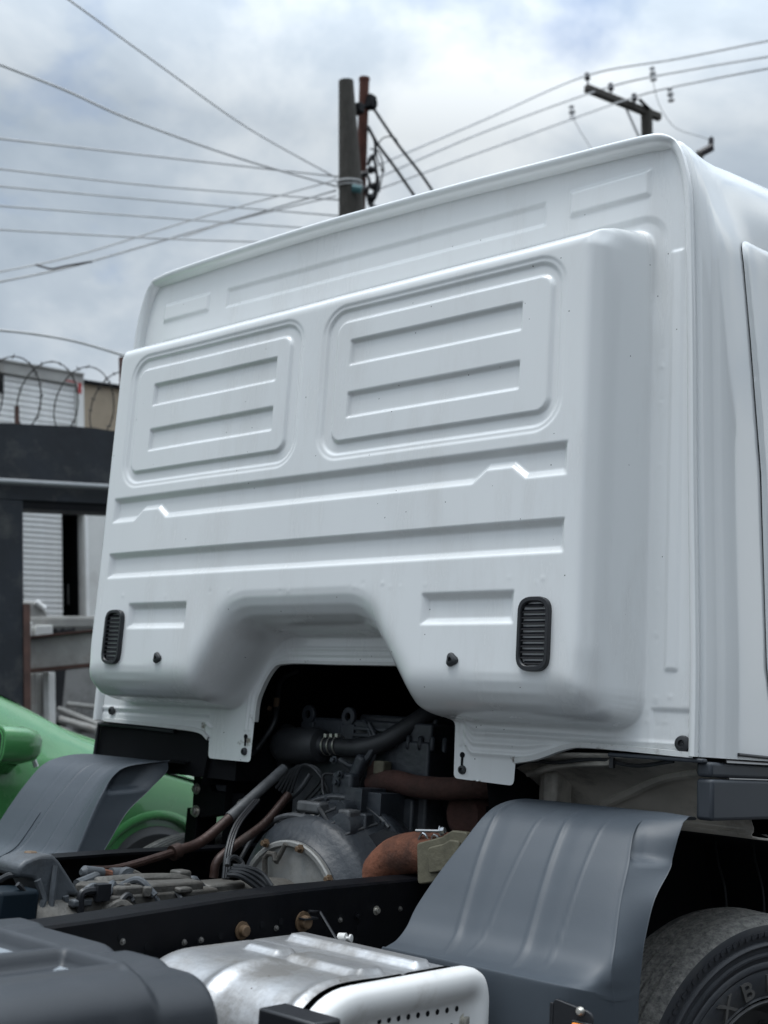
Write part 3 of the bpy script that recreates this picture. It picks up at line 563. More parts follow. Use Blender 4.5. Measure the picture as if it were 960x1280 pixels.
    b.prism(pl, lambda a, c, d: (s * a, d, c), -.3055, -.290); b.build('mudguard_recess', TRIM, o, smooth=30)
    return o
mudguard(1); mudguard(-1)
# reflector bracket on the right mudguard
b = MB(); YB = -.298; p0 = onY(693, 1247, YB); p1 = onY(742, 1266, YB)
pl = fillet([(p0[0], -1.1), (p1[0], -1.1), (p1[0], p1[2]), (p0[0] + .002, p0[2])], [0, 0, .018, .008], 5); b.prism(pl, lambda a, c, d: (a, d, c), YB - .006, YB + .003)
b.box((p0[0] - .004, YB + .01, p0[2] - .16), (.008, .03, .30)); br = b.build('reflector_bracket', BLACK, truck, bevel=.0015)
q = onY(726, 1264, YB - .006); b = MB(); b.lathe([(.0095, 0), (.0095, .005), (.006, .010), (.001, .011)], q, (0, -1, 0), 14); b.build('bracket_bolt', STEEL, br)
q = onY(731, 1282, YB - .006); b = MB(); b.box((q[0], YB - .012, q[2] - .012), (.052, .014, .030)); b.build('amber_reflector', ORANGE, br, bevel=.004)
q2 = onY(724, 1277, YB - .006); b = MB(); b.box((q[0], YB - .008, q[2] - .012), (.060, .008, .037)); b.build('reflector_housing', BLACK, br, bevel=.002)

# ------------------------------------------------------------------ front wheels (steered to the right)
PHI = math.radians(22); NW = V3(math.cos(PHI), -math.sin(PHI), 0); HW = V3(math.sin(PHI), math.cos(PHI), 0)
def wheel(ctr, side, n_, h_):
    root = bpy.data.objects.new('wheel', None); COL.objects.link(root); root.parent = truck; b0 = V3(*ctr) + V3(0, 0, Z0); root.location = b0 - V3(*truck['_base']); root['_base'] = b0.tolist(); root.empty_display_size = .1
    O = V3(*ctr); ax = n_ * side
    tp = [(.300, -.255), (.36, -.275), (.43, -.278), (.470, -.265), (.488, -.250), (.496, -.236)]
    grooves = (-.190, -.147, -.106, -.065); last = -.236
    for gq in grooves:
        tp += [(.505 - .02 * (gq + .125) ** 2, gq - .0055), (.494, gq - .004), (.494, gq + .004), (.505 - .02 * (gq + .125) ** 2, gq + .0055)]
    tp += [(.501, -.030), (.496, -.017), (.488, -.006)]
    b = MB(); b.lathe(tp, O, ax, 128, cap=False); t = b.build('tread', TREAD, root, smooth=30)
    sp_ = [(.488, -.006), (.470, .002), (.462, .001), (.460, -.007), (.445, -.006), (.441, .002), (.436, .005), (.431, .002), (.428, -.003), (.416, -.003), (.412, .004), (.407, .0045), (.403, -.001), (.392, -.003), (.387, .002), (.378, .003), (.373, -.002), (.369, -.004), (.366, -.002), (.35, .001), (.32, -.003), (.300, -.010), (.296, -.006), (.292, -.014), (.286, -.03)]
    b = MB(); b.lathe(sp_, O, ax, 128, cap=False); sw = b.build('sidewall', SIDEWALL, root, smooth=45)
    b = MB(); b.lathe([(.289, -.012), (.284, -.006), (.276, -.012), (.268, -.04), (.255, -.09), (.235, -.115), (.16, -.125), (.13, -.09), (.11, -.055), (.06, -.05), (.001, -.05)], O, ax, 64, cap=False); rim = b.build('rim', RIM, root, smooth=40)
    b = MB()
    for k in range(10):
        a = 2 * math.pi * k / 10; b.bolt(O + ax * -.122 + .195 * (math.cos(a) * h_ + math.sin(a) * V3(0, 0, 1)), ax, .014, .03)
    tag(b.build('wheel_nut', RIM, rim), kind='stuff')
    # little scallops along the shoulder
    b = MB()
    for k in range(120):
        a = 2 * math.pi * k / 120; u = math.cos(a) * h_ + math.sin(a) * V3(0, 0, 1); tt = -math.sin(a) * h_ + math.cos(a) * V3(0, 0, 1)
        Rm = np.stack([u, tt, ax], 1); b.box(O + u * .466 + ax * .001, (.012, .012, .006), Rm)
    tag(b.build('shoulder_lug', SIDEWALL, sw, smooth=0), kind='stuff')
    return root, sw, O, ax
root, sw, O, ax = wheel((1.24, .78, -1.225), 1, NW, HW)
wheel((-1.24 + .04, .78, -1.225), -1, V3(math.cos(PHI), -math.sin(PHI), 0), HW)
def letter(ch, ang, r0=.312, hgt=.047, wide=1.0):
    cu = bpy.data.curves.new('letter', 'FONT'); cu.body = ch; cu.size = 1; cu.extrude = .03; cu.offset = .010; ob = bpy.data.objects.new('letter', cu); COL.objects.link(ob)
    dg = bpy.context.evaluated_depsgraph_get(); m2 = bpy.data.meshes.new_from_object(ob.evaluated_get(dg)); bpy.data.objects.remove(ob)
    vs = np.array([v.co[:] for v in m2.vertices]); lo, hi = vs.min(0), vs.max(0); cx = (lo[0] + hi[0]) / 2; sc_ = hgt / (hi[1] - lo[1])
    out_ = []
    for x, y, z in vs:
        rr = r0 + (y - lo[1]) * sc_; a = math.radians(ang) - (x - cx) * sc_ * wide / (r0 + hgt * .5)
        out_.append(O + rr * (math.cos(a) * HW + math.sin(a) * V3(0, 0, 1)) + NW * (.001 + (.0035 if z > 0 else -.004)))
    MB().add(out_, [tuple(p.vertices) for p in m2.polygons]).build('raised_letter', LETTER, sw, smooth=0)
for ch, an in (('X', 124.6), ('B', 110.0), ('I', 97.0)): letter(ch, an, wide=1.25)
b = MB(); b.lathe([(.065, -.9), (.065, .9)], (0, .78, -1.225), (1, 0, 0), 16); b.build('front_axle', FRAME, truck)

# ------------------------------------------------------------------ chassis rails
def rail(s):
    web = s * .43; b = MB(); t = .009
    path = [(-7.0, 0, -.06), (-1.6, 0, -.055), (-.95, 0, -.030), (-.55, 0, -.009), (-.3, 0, -.003), (.1, 0, 0), (.4, .0, 0), (1.9, .02, 0)]
    pr = [(0, -.69), (-.075, -.69), (-.075, -.682), (.004, -.682), (.010, -.688), (.010, -.935), (.004, -.941), (-.075, -.941), (-.075, -.933), (0, -.933)]
    b.grid(np.array([[(web + s * (a + o), y, z + q) for a, z in pr] for y, o, q in path]), closed=True)
    return b.build('chassis_rail', FRAME, truck, smooth=30)
rr = rail(1); rl = rail(-1)
b = MB()
for px, py, r in ((345, 1143, .010), (470, 1138, .009), (390, 1140, .009)):
    pass
xr = .4405
for (px, py, r, m_, nm) in ((153, 1177, .0048, STEELD, 'rail_bolt'), (230, 1178, .0048, STEELD, 'rail_bolt'), (251, 1175, .0048, STEELD, 'rail_bolt'), (500, 1136, .0048, STEELD, 'rail_bolt'), (425, 1150, .0048, STEELD, 'rail_bolt'), (345, 1160, .0048, STEELD, 'rail_bolt'), (378, 1152, .017, BRASS, 'rail_bolt'), (302, 1163, .014, BRASS, 'rail_bolt'), (470, 1138, .008, STEEL, 'rail_bolt'), (446, 1146, .007, FRAME, 'rail_bolt')):
    p = onX(px, py, xr); b = MB(); b.bolt(p, (1, 0, 0), r, r * 1.2, 12); b.build(nm, m_, rr)
b = MB()
for px, py in ((150, 1172), (183, 1183), (228, 1179), (248, 1176), (275, 1170), (327, 1156), (350, 1152), (405, 1148), (425, 1147), (500, 1135), (447, 1160), (445, 1175)):
    p = onX(px, py, xr - .0035); b.lathe([(.0085, 0), (.0085, .0045), (.001, .0046)], p, (1, 0, 0), 12)
tag(b.build('rail_hole', VOID, rr), kind='stuff')
p = onX(388, 1138, xr + .02); b = MB(); b.box((xr + .012, p[1], p[2] - .02), (.03, .05, .004)); b.tube([onX(386, 1139, .46), onX(400, 1140, .465), onX(424, 1180, .55)], .004, 6); b.build('rail_clip', BLACK, rr)
p = onX(431, 1174, .50); b = MB(); b.lathe([(.013, 0), (.013, .02), (.004, .021), (.004, .03), (.010, .031), (.010, .036), (.001, .037)], p - V3(.02, 0, 0), (1, .3, .1), 14); b.build('drain_plug', WHITEP, truck)
for y in (-5.5, -3.2, -1.35): MB().box((0, y, -.81), (.85, .12, .2)).build('cross_member', FRAME, truck)

# rear axle and tail end are outside the frame: a plain axle with wheels so that the chassis stands
for s in (1, -1):
    root2 = bpy.data.objects.new('rear_wheel', None); COL.objects.link(root2); root2.parent = truck; b0 = V3(s * .95, -5.2, -1.225 + Z0); root2.location = b0 - V3(*truck['_base']); root2['_base'] = b0.tolist()
    b = MB(); b.lathe([(.29, -.26), (.44, -.27), (.495, -.23), (.505, -.12), (.495, -.01), (.44, .02), (.29, .01)], (s * .98, -5.2, -1.225), (s, 0, 0), 48, cap=False); b.build('tyre', SIDEWALL, root2)
    b = MB(); b.lathe([(.29, 0), (.25, -.05), (.15, -.06), (.001, -.06)], (s * .98, -5.2, -1.225), (s, 0, 0), 32, cap=False); b.build('rim', RIM, root2)
b = MB(); b.lathe([(.08, -.95), (.08, .95)], (0, -5.2, -1.225), (1, 0, 0), 16); b.build('rear_axle', FRAME, truck)
for s in (1, -1):
    b = MB(); b.box((s * .43, -5.2, -1.05), (.08, 1.4, .06)); b.box((s * .43, -5.2, -.98), (.09, .2, .2)); b.build('leaf_spring', FRAME, truck)
    b = MB(); b.box((s * .43, .78, -1.05), (.08, 1.4, .06)); b.box((s * .43, .78, -.98), (.09, .15, .2)); b.build('leaf_spring', FRAME, truck)

# ------------------------------------------------------------------ engine bay
# engine block and top plate with lifting eyes
b = MB(); b.box((-.08, .95, -.52), (.60, 1.0, .44)); b.box((-.06, .88, -.275), (.56, .84, .07)); b.box((.02, .82, -.235), (.34, .6, .03)); b.box((-.27, .46, -.62), (.12, .06, .18)); b.box((.14, .45, -.60), (.10, .06, .24))
for k in range(7): b.box((-.02 + .05 * k, .455, -.305), (.018, .02, .05))
eng = b.build('engine_block', ENGINE, truck, bevel=.012)
def eye(px, py):
    b = MB()
    p = onY(px, py, .46); pl = [(p[0] + .028 * math.cos(a), p[2] + .03 * math.sin(a)) for a in np.linspace(-.3, math.pi + .3, 12)] + [(p[0] - .034, p[2] - .055), (p[0] + .034, p[2] - .055)]
    inn = [(p[0] + .013 * math.cos(a), p[2] + .015 * math.sin(a)) for a in np.linspace(0, 2 * math.pi, 12, endpoint=False)]
    b.grid(np.array([[(p[0] + .02 * math.cos(a) * k, y, p[2] + .022 * math.sin(a) * k) for a in np.linspace(0, 2 * math.pi, 20, endpoint=False)] for y, k in ((.45, .65), (.45, 1.5), (.465, 1.5), (.465, .65), (.45, .65))]), closed=True)
    b.box((p[0], .4575, p[2] - .06), (.06, .015, .07)); b.build('lifting_eye', ENGINE, truck, bevel=.003)
eye(387, 893); eye(437, 896)
b = MB(); p = onY(480, 905, .47)
for k in range(3): b.box((p[0] - .02, .44, p[2] - .02 - .022 * k), (.16, .03, .012))
b.tube(spline([onY(455, 900, .44), onY(462, 915, .43), onY(463, 930, .43), onY(458, 945, .43)], 5), .007, 8); b.box(onY(452, 935, .44), (.05, .03, .06)); b.build('rear_plate', ENGINE, truck, bevel=.003)
# bell housing: ribbed dark dome and the light gearbox flange
bc = V3(-.02, .10, -.835)
b = MB(); b.lathe([(.200, 0), (.214, .006), (.224, .020), (.250, .036), (.272, .050), (.284, .066), (.290, .085), (.322, .190), (.325, .205), (.352, .208), (.354, .212), (.354, .228), (.350, .232), (.348, .26), (.345, .265), (.30, .4)], bc, (0, 1, 0), 96, cap=False)
bell = b.build('bell_housing', ENGINE, truck, smooth=28)
b = MB()
for k in range(8):
    a = math.radians(58 + k * 13.0); u = V3(math.cos(a), 0, math.sin(a))
    b.tube([bc + u * .284 + V3(0, .070, 0), bc + u * .296 + V3(0, .092, 0), bc + u * .325 + V3(0, .195, 0)], [.0035, .0045, .0045], 6)
tag(b.build('bell_rib', EDGEW, bell), kind='stuff')
for k in range(8):
    a = math.radians(40 + k * 15.0); u = V3(math.cos(a), 0, math.sin(a)); MB().bolt(bc + u * .339 + V3(0, .209, 0), (0, -1, 0), .008, .010).build('bell_bolt', ENGINE, bell)
b = MB(); a_ = [bc + V3(math.cos(q) * .342, .205, math.sin(q) * .342) for q in np.linspace(.9, 2.4, 20)]; b.tube(a_, .006, 6); b.build('rim_pipe', EDGEW, bell)
b = MB(); p = onY(440, 1040, .31)
b.box((p[0] + .03, .33, p[2] - .03), (.07, .12, .34)); b.box((p[0] + .09, .36, p[2] + .06), (.06, .12, .14)); b.bolt(onY(428, 1026, .27), (0, -1, 0), .014, .02); b.bolt(onY(432, 1047, .27), (0, -1, 0), .012, .02)
b.build('starter_bracket', ENGINE, truck, bevel=.006)
b = MB(); pr_ = [(.212, .004), (.212, -.010), (.207, -.014), (.196, -.014), (.193, -.008), (.191, .000), (.150, -.004), (.10, -.007), (.06, -.012), (.001, -.012)]
b.lathe(pr_, bc, (0, 1, 0), 64, cap=False); fl_ = b.build('gearbox_flange', DISC, truck, smooth=35)
for px, py in ((376, 1061), (412, 1099), (333, 1054)): MB().bolt(onY(px, py, .082), (0, -1, 0), .0095, .018).build('flange_bolt', BRASS, fl_)
b = MB(); b.tube([onY(331, 1100, .075), onY(331, 1072, .07), onY(336, 1067, .07), onY(343, 1068, .07), onY(344, 1076, .07)], .009, 8); b.tube([onY(345, 1078, .078), onY(352, 1065, .075), onY(357, 1055, .075)], .008, 8); b.build('hook_plate', CAST, fl_)
# gearbox barrel, top cover and shift gear
b = MB(); b.lathe([(.10, 0), (.135, -.03), (.140, -.10), (.128, -.36), (.145, -.40), (.145, -1.0), (.11, -1.08)], bc + V3(.02, -.02, -.03), (0, 1, 0), 40); gb = b.build('gearbox', CAST, truck, smooth=40)
gx0 = 0.0
b = MB(); c0 = onX(170, 1124, .0); b.box((.0, -.52, -.752), (.20, .44, .05)); b.box((.03, -.50, -.722), (.13, .30, .03)); b.box((.0, -.22, -.752), (.10, .14, .05)); b.tube(spline([(-.03, -.62, -.715), (0, -.5, -.708), (.02, -.38, -.712), (.0, -.30, -.735)], 6), .018, 8)
cov = b.build('gearbox_cover', CAST, gb, bevel=.01)
for px, py in ((141, 1113), (153, 1111), (166, 1109), (178, 1107), (108, 1140), (124, 1134)): MB().bolt(onX(px, py + 3, .02), (0, 0, 1), .014, .016).build('cover_bolt', CASTG, cov)
p = onX(225, 1099, 0); b = MB(); b.box(p, (.045, .045, .05)); b.build('breather_cap', CAST, gb, bevel=.006)
p = onX(240, 1124, .08); b = MB(); b.lathe([(.03, 0), (.032, .02), (.022, .03), (.001, .032)], p - V3(0, 0, .02), (0, 0, 1), 16); b.tube([p, p + V3(0, -.15, -.02)], .012, 8); b.build('sensor_body', CASTG, gb)
b = MB(); b.tube(spline([onX(100, 1146, .1), onX(101, 1120, .1), onX(108, 1114, .1), onX(124, 1113, .1)], 6), .010, 8); b.box(onX(126, 1115, .1), (.03, .04, .04)); b.build('breather_pipe', BLACK, gb)
b = MB(); b.tube(spline([onX(128, 1142, .1), onX(150, 1130, .1), onX(168, 1142, .12)], 5), .014, 8); b.tube(spline([onX(105, 1130, .06), onX(120, 1137, .06), onX(135, 1130, .05)], 5), .012, 8); b.build('support_strap', CAST, gb)
for k in range(9):
    x = rng.uniform(-.08, .1); y = rng.uniform(-.72, -.3); b = MB(); b.lathe([(.014, 0), (.015, .02), (.009, .026), (.001, .027)], (x, y, -.735), (rng.normal(0, .3), rng.normal(0, .3), 1), 10); b.build('hose_stub', CAST if k % 2 else CASTG, gb)
for k in range(26):
    px_, py_q = rng.uniform(98, 232), rng.uniform(1104, 1140); xx = rng.uniform(.02, .10); p = onX(px_, py_q, xx); q_ = rng.rand(); b = MB(); an = rng.uniform(0, 3.1); R_ = np.array([[math.cos(an), -math.sin(an), 0], [math.sin(an), math.cos(an), 0], [0, 0, 1]])
    if q_ < .4: b.box(p, (rng.uniform(.03, .07), rng.uniform(.02, .05), rng.uniform(.015, .03)), R_); b.build('casting_lug', CAST if k % 3 else CASTG, gb, bevel=.005)
    elif q_ < .7: b.bolt(p, (rng.normal(0, .15), rng.normal(0, .15), 1), rng.uniform(.009, .014), .016); b.build('casting_bolt', STEELD if k % 2 else CAST, gb)
    else: d_ = R_ @ V3(rng.uniform(.05, .11), 0, 0); b.tube(spline([p, p + d_ * .5 + V3(0, 0, .02), p + d_ - V3(0, 0, .015)], 5), rng.uniform(.006, .010), 8); b.build('casting_pipe', CASTG if k % 2 else RUBBER, gb)
# linkage
b = MB(); a_, c_ = onX(105, 1090, -.1), onX(128, 1091, -.1)
b.tube([a_ - V3(0, .01, 0), a_, c_], [.008, .017, .014], 12); b.tube([onX(96, 1106, -.05), onX(113, 1100, -.06), onX(120, 1096, -.08)], [.014, .016, .014], 10); b.build('ball_joint', CASTG, truck)
b = MB(); b.tube([c_, onX(138, 1093, -.1)], .012, 10); b.build('joint_bush', RUST, truck)
b = MB(); b.tube([onX(138, 1093, -.1), onX(150, 1094, -.1), onX(160, 1097, -.09)], [.018, .021, .018], 12); p = onX(159, 1097, -.075); b.lathe([(.027, -.015), (.027, .015), (.016, .016), (.016, .02), (.001, .021)], p, (1, -.3, 0), 16); b.build('ball_joint', CASTG, truck)
b = MB(); b.tube(spline([onX(166, 1090, -.06), onX(175, 1095, -.05), onX(184, 1107, -.03)], 5), .008, 8); b.build('linkage_arm', CAST, truck)
# shift rods
b = MB(); b.tube(spline([(-.25, .26, -.425), (-.25, .10, -.535), (-.25, -.058, -.642), (-.25, -.16, -.672)], 6), .0165, 12); b.tube(spline([(-.25, -.16, -.672), (-.25, -.37, -.713), (-.22, -.50, -.71)], 6), .012, 10); b.lathe([(.024, -.014), (.024, .014)], (-.25, -.168, -.674), (0, -1, -.3), 14); b.build('shift_rod', ROD, truck)
b = MB(); b.tube(spline([(-.25, .27, -.418), (-.25, .10, -.535), (-.25, .04, -.576)], 6), [.0175] * 12 + [.0185], 12); b.build('rod_sleeve', EDGEW, truck)
b = MB(); b.tube(spline([(-.20, .25, -.50), (-.20, .147, -.592), (-.20, .03, -.655), (-.20, -.04, -.70), (-.20, -.05, -.75)], 6), .0145, 12); b.build('shift_rod', ROD, truck)
# cables: bundle draped over the gearbox and a pair going up
b = MB()
for k in range(4):
    o_ = V3(0, 0, .012 * (k - 1.5)); b.tube(spline([onX(284 + 2 * k, 1085 + k * 2, .05) + o_, onX(300 + k * 3, 1087 + k * 2, .07) + o_, onX(320 + k * 2, 1100, .09) + o_, onX(345 - k * 2, 1119 - k, .12) + o_], 6), .0075, 8)
b.tube(spline([onX(284, 1082, .05), onX(286, 1074, .04), onX(294, 1072, .03), onX(303, 1080, .04), onX(300, 1087, .06)], 6), .008, 8); b.build('cable_bundle', RUBBER, truck)
b = MB()
for k in range(3): b.tube(spline([onX(279 + 3 * k, 1098, -.02), onX(283 + 3 * k, 1062, -.05), onX(294 + 3 * k, 1030, -.1), onX(318 + k * 3, 1000, -.15)], 6), .0045, 6)
b.build('harness_cable', BLACK, truck)
b = MB()
for k in range(5):
    b.tube(spline([onY(345 + 4 * k, 985 + 3 * k, .33), onY(365 + 3 * k, 962 - k, .33), onY(388 + 2 * k, 957 + 2 * k, .34), onY(402 + k * 2, 972 + 6 * k, .36), onY(380 + k, 1000 + 5 * k, .36)], 6), .0055, 6)
b.tube(spline([onY(300, 1075, .2), onY(318, 1045, .25), onY(345, 1012, .28), onY(372, 990, .28), onY(388, 968, .3)], 6), .009, 8); b.build('wiring_harness', RUBBER, truck)
b = MB(); b.tube(spline([onY(436, 968, .38), onY(420, 968, .36), onY(405, 968, .34), onY(403, 982, .33), onY(408, 1002, .32), onY(418, 1022, .31), onY(432, 1034, .31), onY(452, 1030, .33)], 7), .0045, 8); b.build('vent_hose', WIREB, truck)
b = MB(); b.tube(spline([onY(403, 975, .325), onY(404, 990, .32), onY(410, 1004, .312)], 5), .0055, 8); b.build('hose_sleeve', CABLEW, truck)
b = MB(); p = onY(455, 1035, .30); b.lathe([(.02, -.02), (.046, -.015), (.050, 0), (.050, .15), (.042, .17), (.02, .175)], p + V3(.0, -.10, 0), (0, 1, 0), 24); b.lathe([(.02, 0), (.026, .01), (.026, .13), (.01, .14)], p + V3(-.035, -.08, .058), (0, 1, 0), 18); b.build('starter_motor', ENGINE, truck)
b = MB(); b.box(bc + V3(-.02, .10, .31), (.10, .05, .035)); b.box(bc + V3(.12, .12, .285), (.05, .06, .06)); b.build('clutch_cover', EDGEW, truck, bevel=.008)
b = MB(); b.tube(spline([onY(372, 1012, .22), onY(385, 1003, .20), onY(400, 1012, .18), onY(412, 1030, .18), onY(430, 1040, .20)], 6), .007, 8); b.build('sensor_cable', RUBBER, truck)
b = MB(); b.tube(spline([onY(330, 1035, .2), onY(350, 1022, .18), onY(372, 1020, .17), onY(398, 1030, .18), onY(420, 1055, .2)], 6), .009, 8); b.build('clutch_pipe', EDGEW, truck)
for px, py in ((352, 1035), (392, 1022), (420, 1042)): b = MB(); b.box(onY(px, py, .185), (.022, .02, .02)); b.build('pipe_clip', STEELD, truck, bevel=.004)
# air intake can and hose
a_ = onY(352, 932, .42); c_ = onY(404, 932, .40)
b = MB(); dr = c_ - a_; b.lathe([(.030, -.012), (.050, -.006), (.060, .012), (.063, .04), (.063, np.linalg.norm(dr) * .85), (.055, np.linalg.norm(dr) * .97), (.034, np.linalg.norm(dr)), (.03, np.linalg.norm(dr) + .02)], a_, dr, 28); b.tube(spline([a_ + V3(.04, 0, .03), a_ + V3(-.01, .03, .04), a_ + V3(-.03, .05, -.02), a_ + V3(0, .05, -.12)], 6), .036, 14); b.build('intake_can', RUBBER, truck)
b = MB(); b.tube(spline([onY(405, 932, .40), onY(425, 934, .40), onY(450, 935, .40), onY(478, 928, .42), onY(505, 912, .46), onY(535, 893, .52), onY(560, 880, .6)], 7), [.030] * 14 + [.032] * 29, 16); b.build('intake_hose', RUBBER, truck)
for px in (410, 417, 424): b = MB(); p = onY(px, 932, .40); b.lathe([(.0335, -.003), (.0345, -.003), (.0345, .003), (.0335, .003)], p, dr, 20, cap=False); b.box(p + V3(0, -.012, .033), (.012, .014, .012)); b.build('hose_clamp', STEEL, truck)
# exhaust manifold and elbow
b = MB(); b.tube(spline([onY(466, 981, .43), onY(490, 976, .41), onY(520, 983, .40), onY(560, 986, .40), onY(600, 984, .42), onY(625, 985, .45)], 6), .036, 14); b.box(onY(470, 978, .43), (.04, .05, .14)); b.build('exhaust_manifold', RUSTD, truck)
b = MB(); b.box(onY(478, 960, .42), (.045, .045, .045)); b.build('manifold_lug', OLIVE, truck, bevel=.006)
b = MB(); b.bolt(onY(481, 997, .40), (0, -1, 0), .014, .02, 12); b.build('manifold_bolt', RUSTD, truck)
b = MB(); b.lathe([(.03, -.06), (.07, -.055), (.085, -.02), (.085, .03), (.06, .06), (.03, .065)], onY(592, 1018, .50), (0, -1, 0), 24); b.build('turbo_housing', RUSTD, truck)
# small pipes, brackets and plates in front of the block
b = MB(); b.tube(spline([onY(462, 905, .42), onY(470, 925, .41), onY(466, 950, .41), onY(455, 975, .42), onY(452, 1000, .43)], 6), .008, 8); b.build('oil_pipe', ENGINE, truck)
b = MB(); b.tube(spline([onY(425, 950, .38), onY(440, 958, .38), onY(455, 952, .38), onY(470, 930, .40)], 6), .010, 8); b.build('coolant_pipe', ENGINE, truck)
b = MB(); b.box(onY(432, 985, .36), (.09, .05, .10)); b.box(onY(446, 965, .38), (.04, .04, .12), np.array([[.9, 0, .43], [0, 1, 0], [-.43, 0, .9]])); b.build('injector_pump', ENGINE, truck, bevel=.012)
for px, py in ((418, 950), (421, 978), (437, 1002), (414, 1012), (445, 1018), (425, 968)): MB().bolt(onY(px, py, .33), (0, -1, 0), .009, .014).build('engine_bolt', ENGINE, truck)
b = MB(); b.box(onY(452, 1062, .26), (.05, .04, .22)); b.box(onY(440, 1085, .22), (.08, .03, .10), np.array([[.8, 0, -.6], [0, 1, 0], [.6, 0, .8]])); b.build('housing_gusset', ENGINE, truck, bevel=.006)
b = MB(); b.tube(spline([(.185, .22, -.93), (.205, .22, -.80), (.235, .215, -.71), (.30, .21, -.645), (.385, .205, -.618), (.47, .20, -.610), (.54, .20, -.605)], 7), .060, 24); b.build('exhaust_elbow', RUST, truck)
fx = [onY(522, 1054, .13), onY(553, 1046, .13), onY(566, 1038, .13), onY(585, 1040, .13), onY(585, 1085, .13), onY(560, 1100, .13), onY(523, 1106, .13)]
b = MB(); b.prism(fillet([(p[0], p[2]) for p in fx], .012, 4), lambda a, c, d: (a, d, c), .125, .150)
mid = np.mean(fx, axis=0); b.prism(fillet([(p[0] * .62 + mid[0] * .38 + .01, p[2] * .62 + mid[2] * .38) for p in fx], .01, 4), lambda a, c, d: (a, d, c), .115, .126); b.build('exhaust_flange', OLIVE, truck, bevel=.004)
b = MB(); c2 = onY(541, 1040, .17)
for k in (-1, 1): b.tube(spline([c2 + V3(.03 * k - .03, 0, -.05), c2 + V3(.02 * k, -.02, -.005), c2 + V3(.03 * k + .03, 0, -.04)], 5), .004, 6)
b.tube([c2 + V3(-.045, -.02, .0), c2 + V3(.05, -.02, .008)], .005, 8); b.bolt(c2 + V3(.045, -.02, .008), (1, 0, .2), .010, .012); b.build('band_clamp', CHROME, truck)
b = MB(); pl = [onY(455, 1110, .24), onY(452, 1048, .24), onY(478, 1037, .24), onY(520, 1046, .24), onY(520, 1110, .24)]; b.prism([(p[0], p[2]) for p in pl], lambda a, c, d: (a, d, c), .24, .248); hs = b.build('heat_baffle', BLACK, truck, smooth=0)
b = MB(); p = onY(454, 1047, .235); b.lathe([(.012, 0), (.013, .02), (.006, .03), (.001, .031)], p + V3(0, 0, -.01), (-.2, -.6, .5), 14); b.build('baffle_pin', CHROME, hs)
# cab mount bracket on the left rail
b = MB(); pl = fillet([(p[0], p[2]) for p in (onY(242, 968, .33), onY(255, 962, .33), onY(264, 988, .33), onY(305, 992, .33), onY(308, 1015, .33), onY(250, 1022, .33), onY(240, 1012, .33))], .012, 4)
b.prism(pl, lambda a, c, d: (a, d, c), .33, .40); b.box(onY(285, 970, .42), (.2, .08, .10)); b.box(onY(250, 1045, .40), (.06, .1, .2)); mb_ = b.build('cab_mount_bracket', FRAME, truck, bevel=.004)
for px, py, r in ((246, 986, .013), (245, 1014, .014), (265, 966, .012), (302, 1006, .013), (254, 968, .010)):
    b = MB(); b.bolt(onY(px, py, .33), (0, -1, 0), r, r * 1.1, 12); b.build('mount_bolt', STEEL, mb_)
b = MB(); b.box(onY(280, 987, .37), (.10, .02, .03)); b.build('mount_plate', CASTG, mb_)
# short hose with a clip behind the arch's left edge
b = MB(); b.tube(spline([onY(372, 838, .5), onY(352, 850, .45), onY(347, 880, .4), onY(342, 905, .36), onY(322, 935, .33), onY(315, 942, .30)], 6), .009, 8); b.build('brake_hose', RUBBER, truck)
b = MB(); b.tube([onY(346, 873, .395), onY(345, 884, .39)], .011, 8); b.lathe([(.008, 0), (.009, .012), (.001, .013)], onY(339, 886, .38), (-1, -.5, .2), 10); b.build('hose_fitting', BRASS, truck)
# grey cast arm beside the gearbox and dark blue case at the frame's edge
b = MB(); A0 = [onX(21, 1083, .05), onX(30, 1075, .05), onX(46, 1069, .05), onX(64, 1068, .05), onX(72, 1076, .05), onX(95, 1112, .05), onX(100, 1122, .05), onX(84, 1118, .05), onX(82, 1146, .05), onX(44, 1150, .05), onX(50, 1118, .05), onX(40, 1098, .05), onX(20, 1096, .05)]
b.prism([(p[1], p[2]) for p in A0], lambda a, c, d: (d, a, c), -.05, .06); arm = b.build('cast_arm', CASTG, truck, bevel=.012, seg=3)
b = MB(); b.tube([onX(70, 1082, .065), onX(66, 1112, .07), onX(62, 1146, .075)], .008, 8); b.tube([onX(47, 1100, .065), onX(55, 1124, .07), onX(46, 1148, .075)], .009, 8); b.tube([onX(82, 1120, .065), onX(84, 1148, .065)], .008, 8); b.build('arm_rib', CASTG, arm)
b = MB(); b.bolt(onX(37, 1077, .0), (0, 0, 1), .018, .022); b.build('arm_bolt', BRASS, arm)
b = MB(); b.box(onX(8, 1140, .06), (.10, .11, .11)); b.build('valve_case', BLUEB, truck, bevel=.01)
b = MB(); b.tube(spline([onX(0, 1100, .0), onX(12, 1094, .02), onX(24, 1093, .04)], 5), .008, 8); b.build('valve_pipe', RUBBER, truck)
b = MB(); b.tube(spline([onX(22, 1105, .1), onX(30, 1115, .1), onX(34, 1140, .1)], 5), .006, 8); b.build('valve_pipe', RUBBER, truck)
b = MB(); b.lathe([(.02, 0), (.02, .012), (.001, .0125)], onX(78, 1090, -.415), (1, 0, 0), 16); b.build('rail_grommet', FRAME, rl)

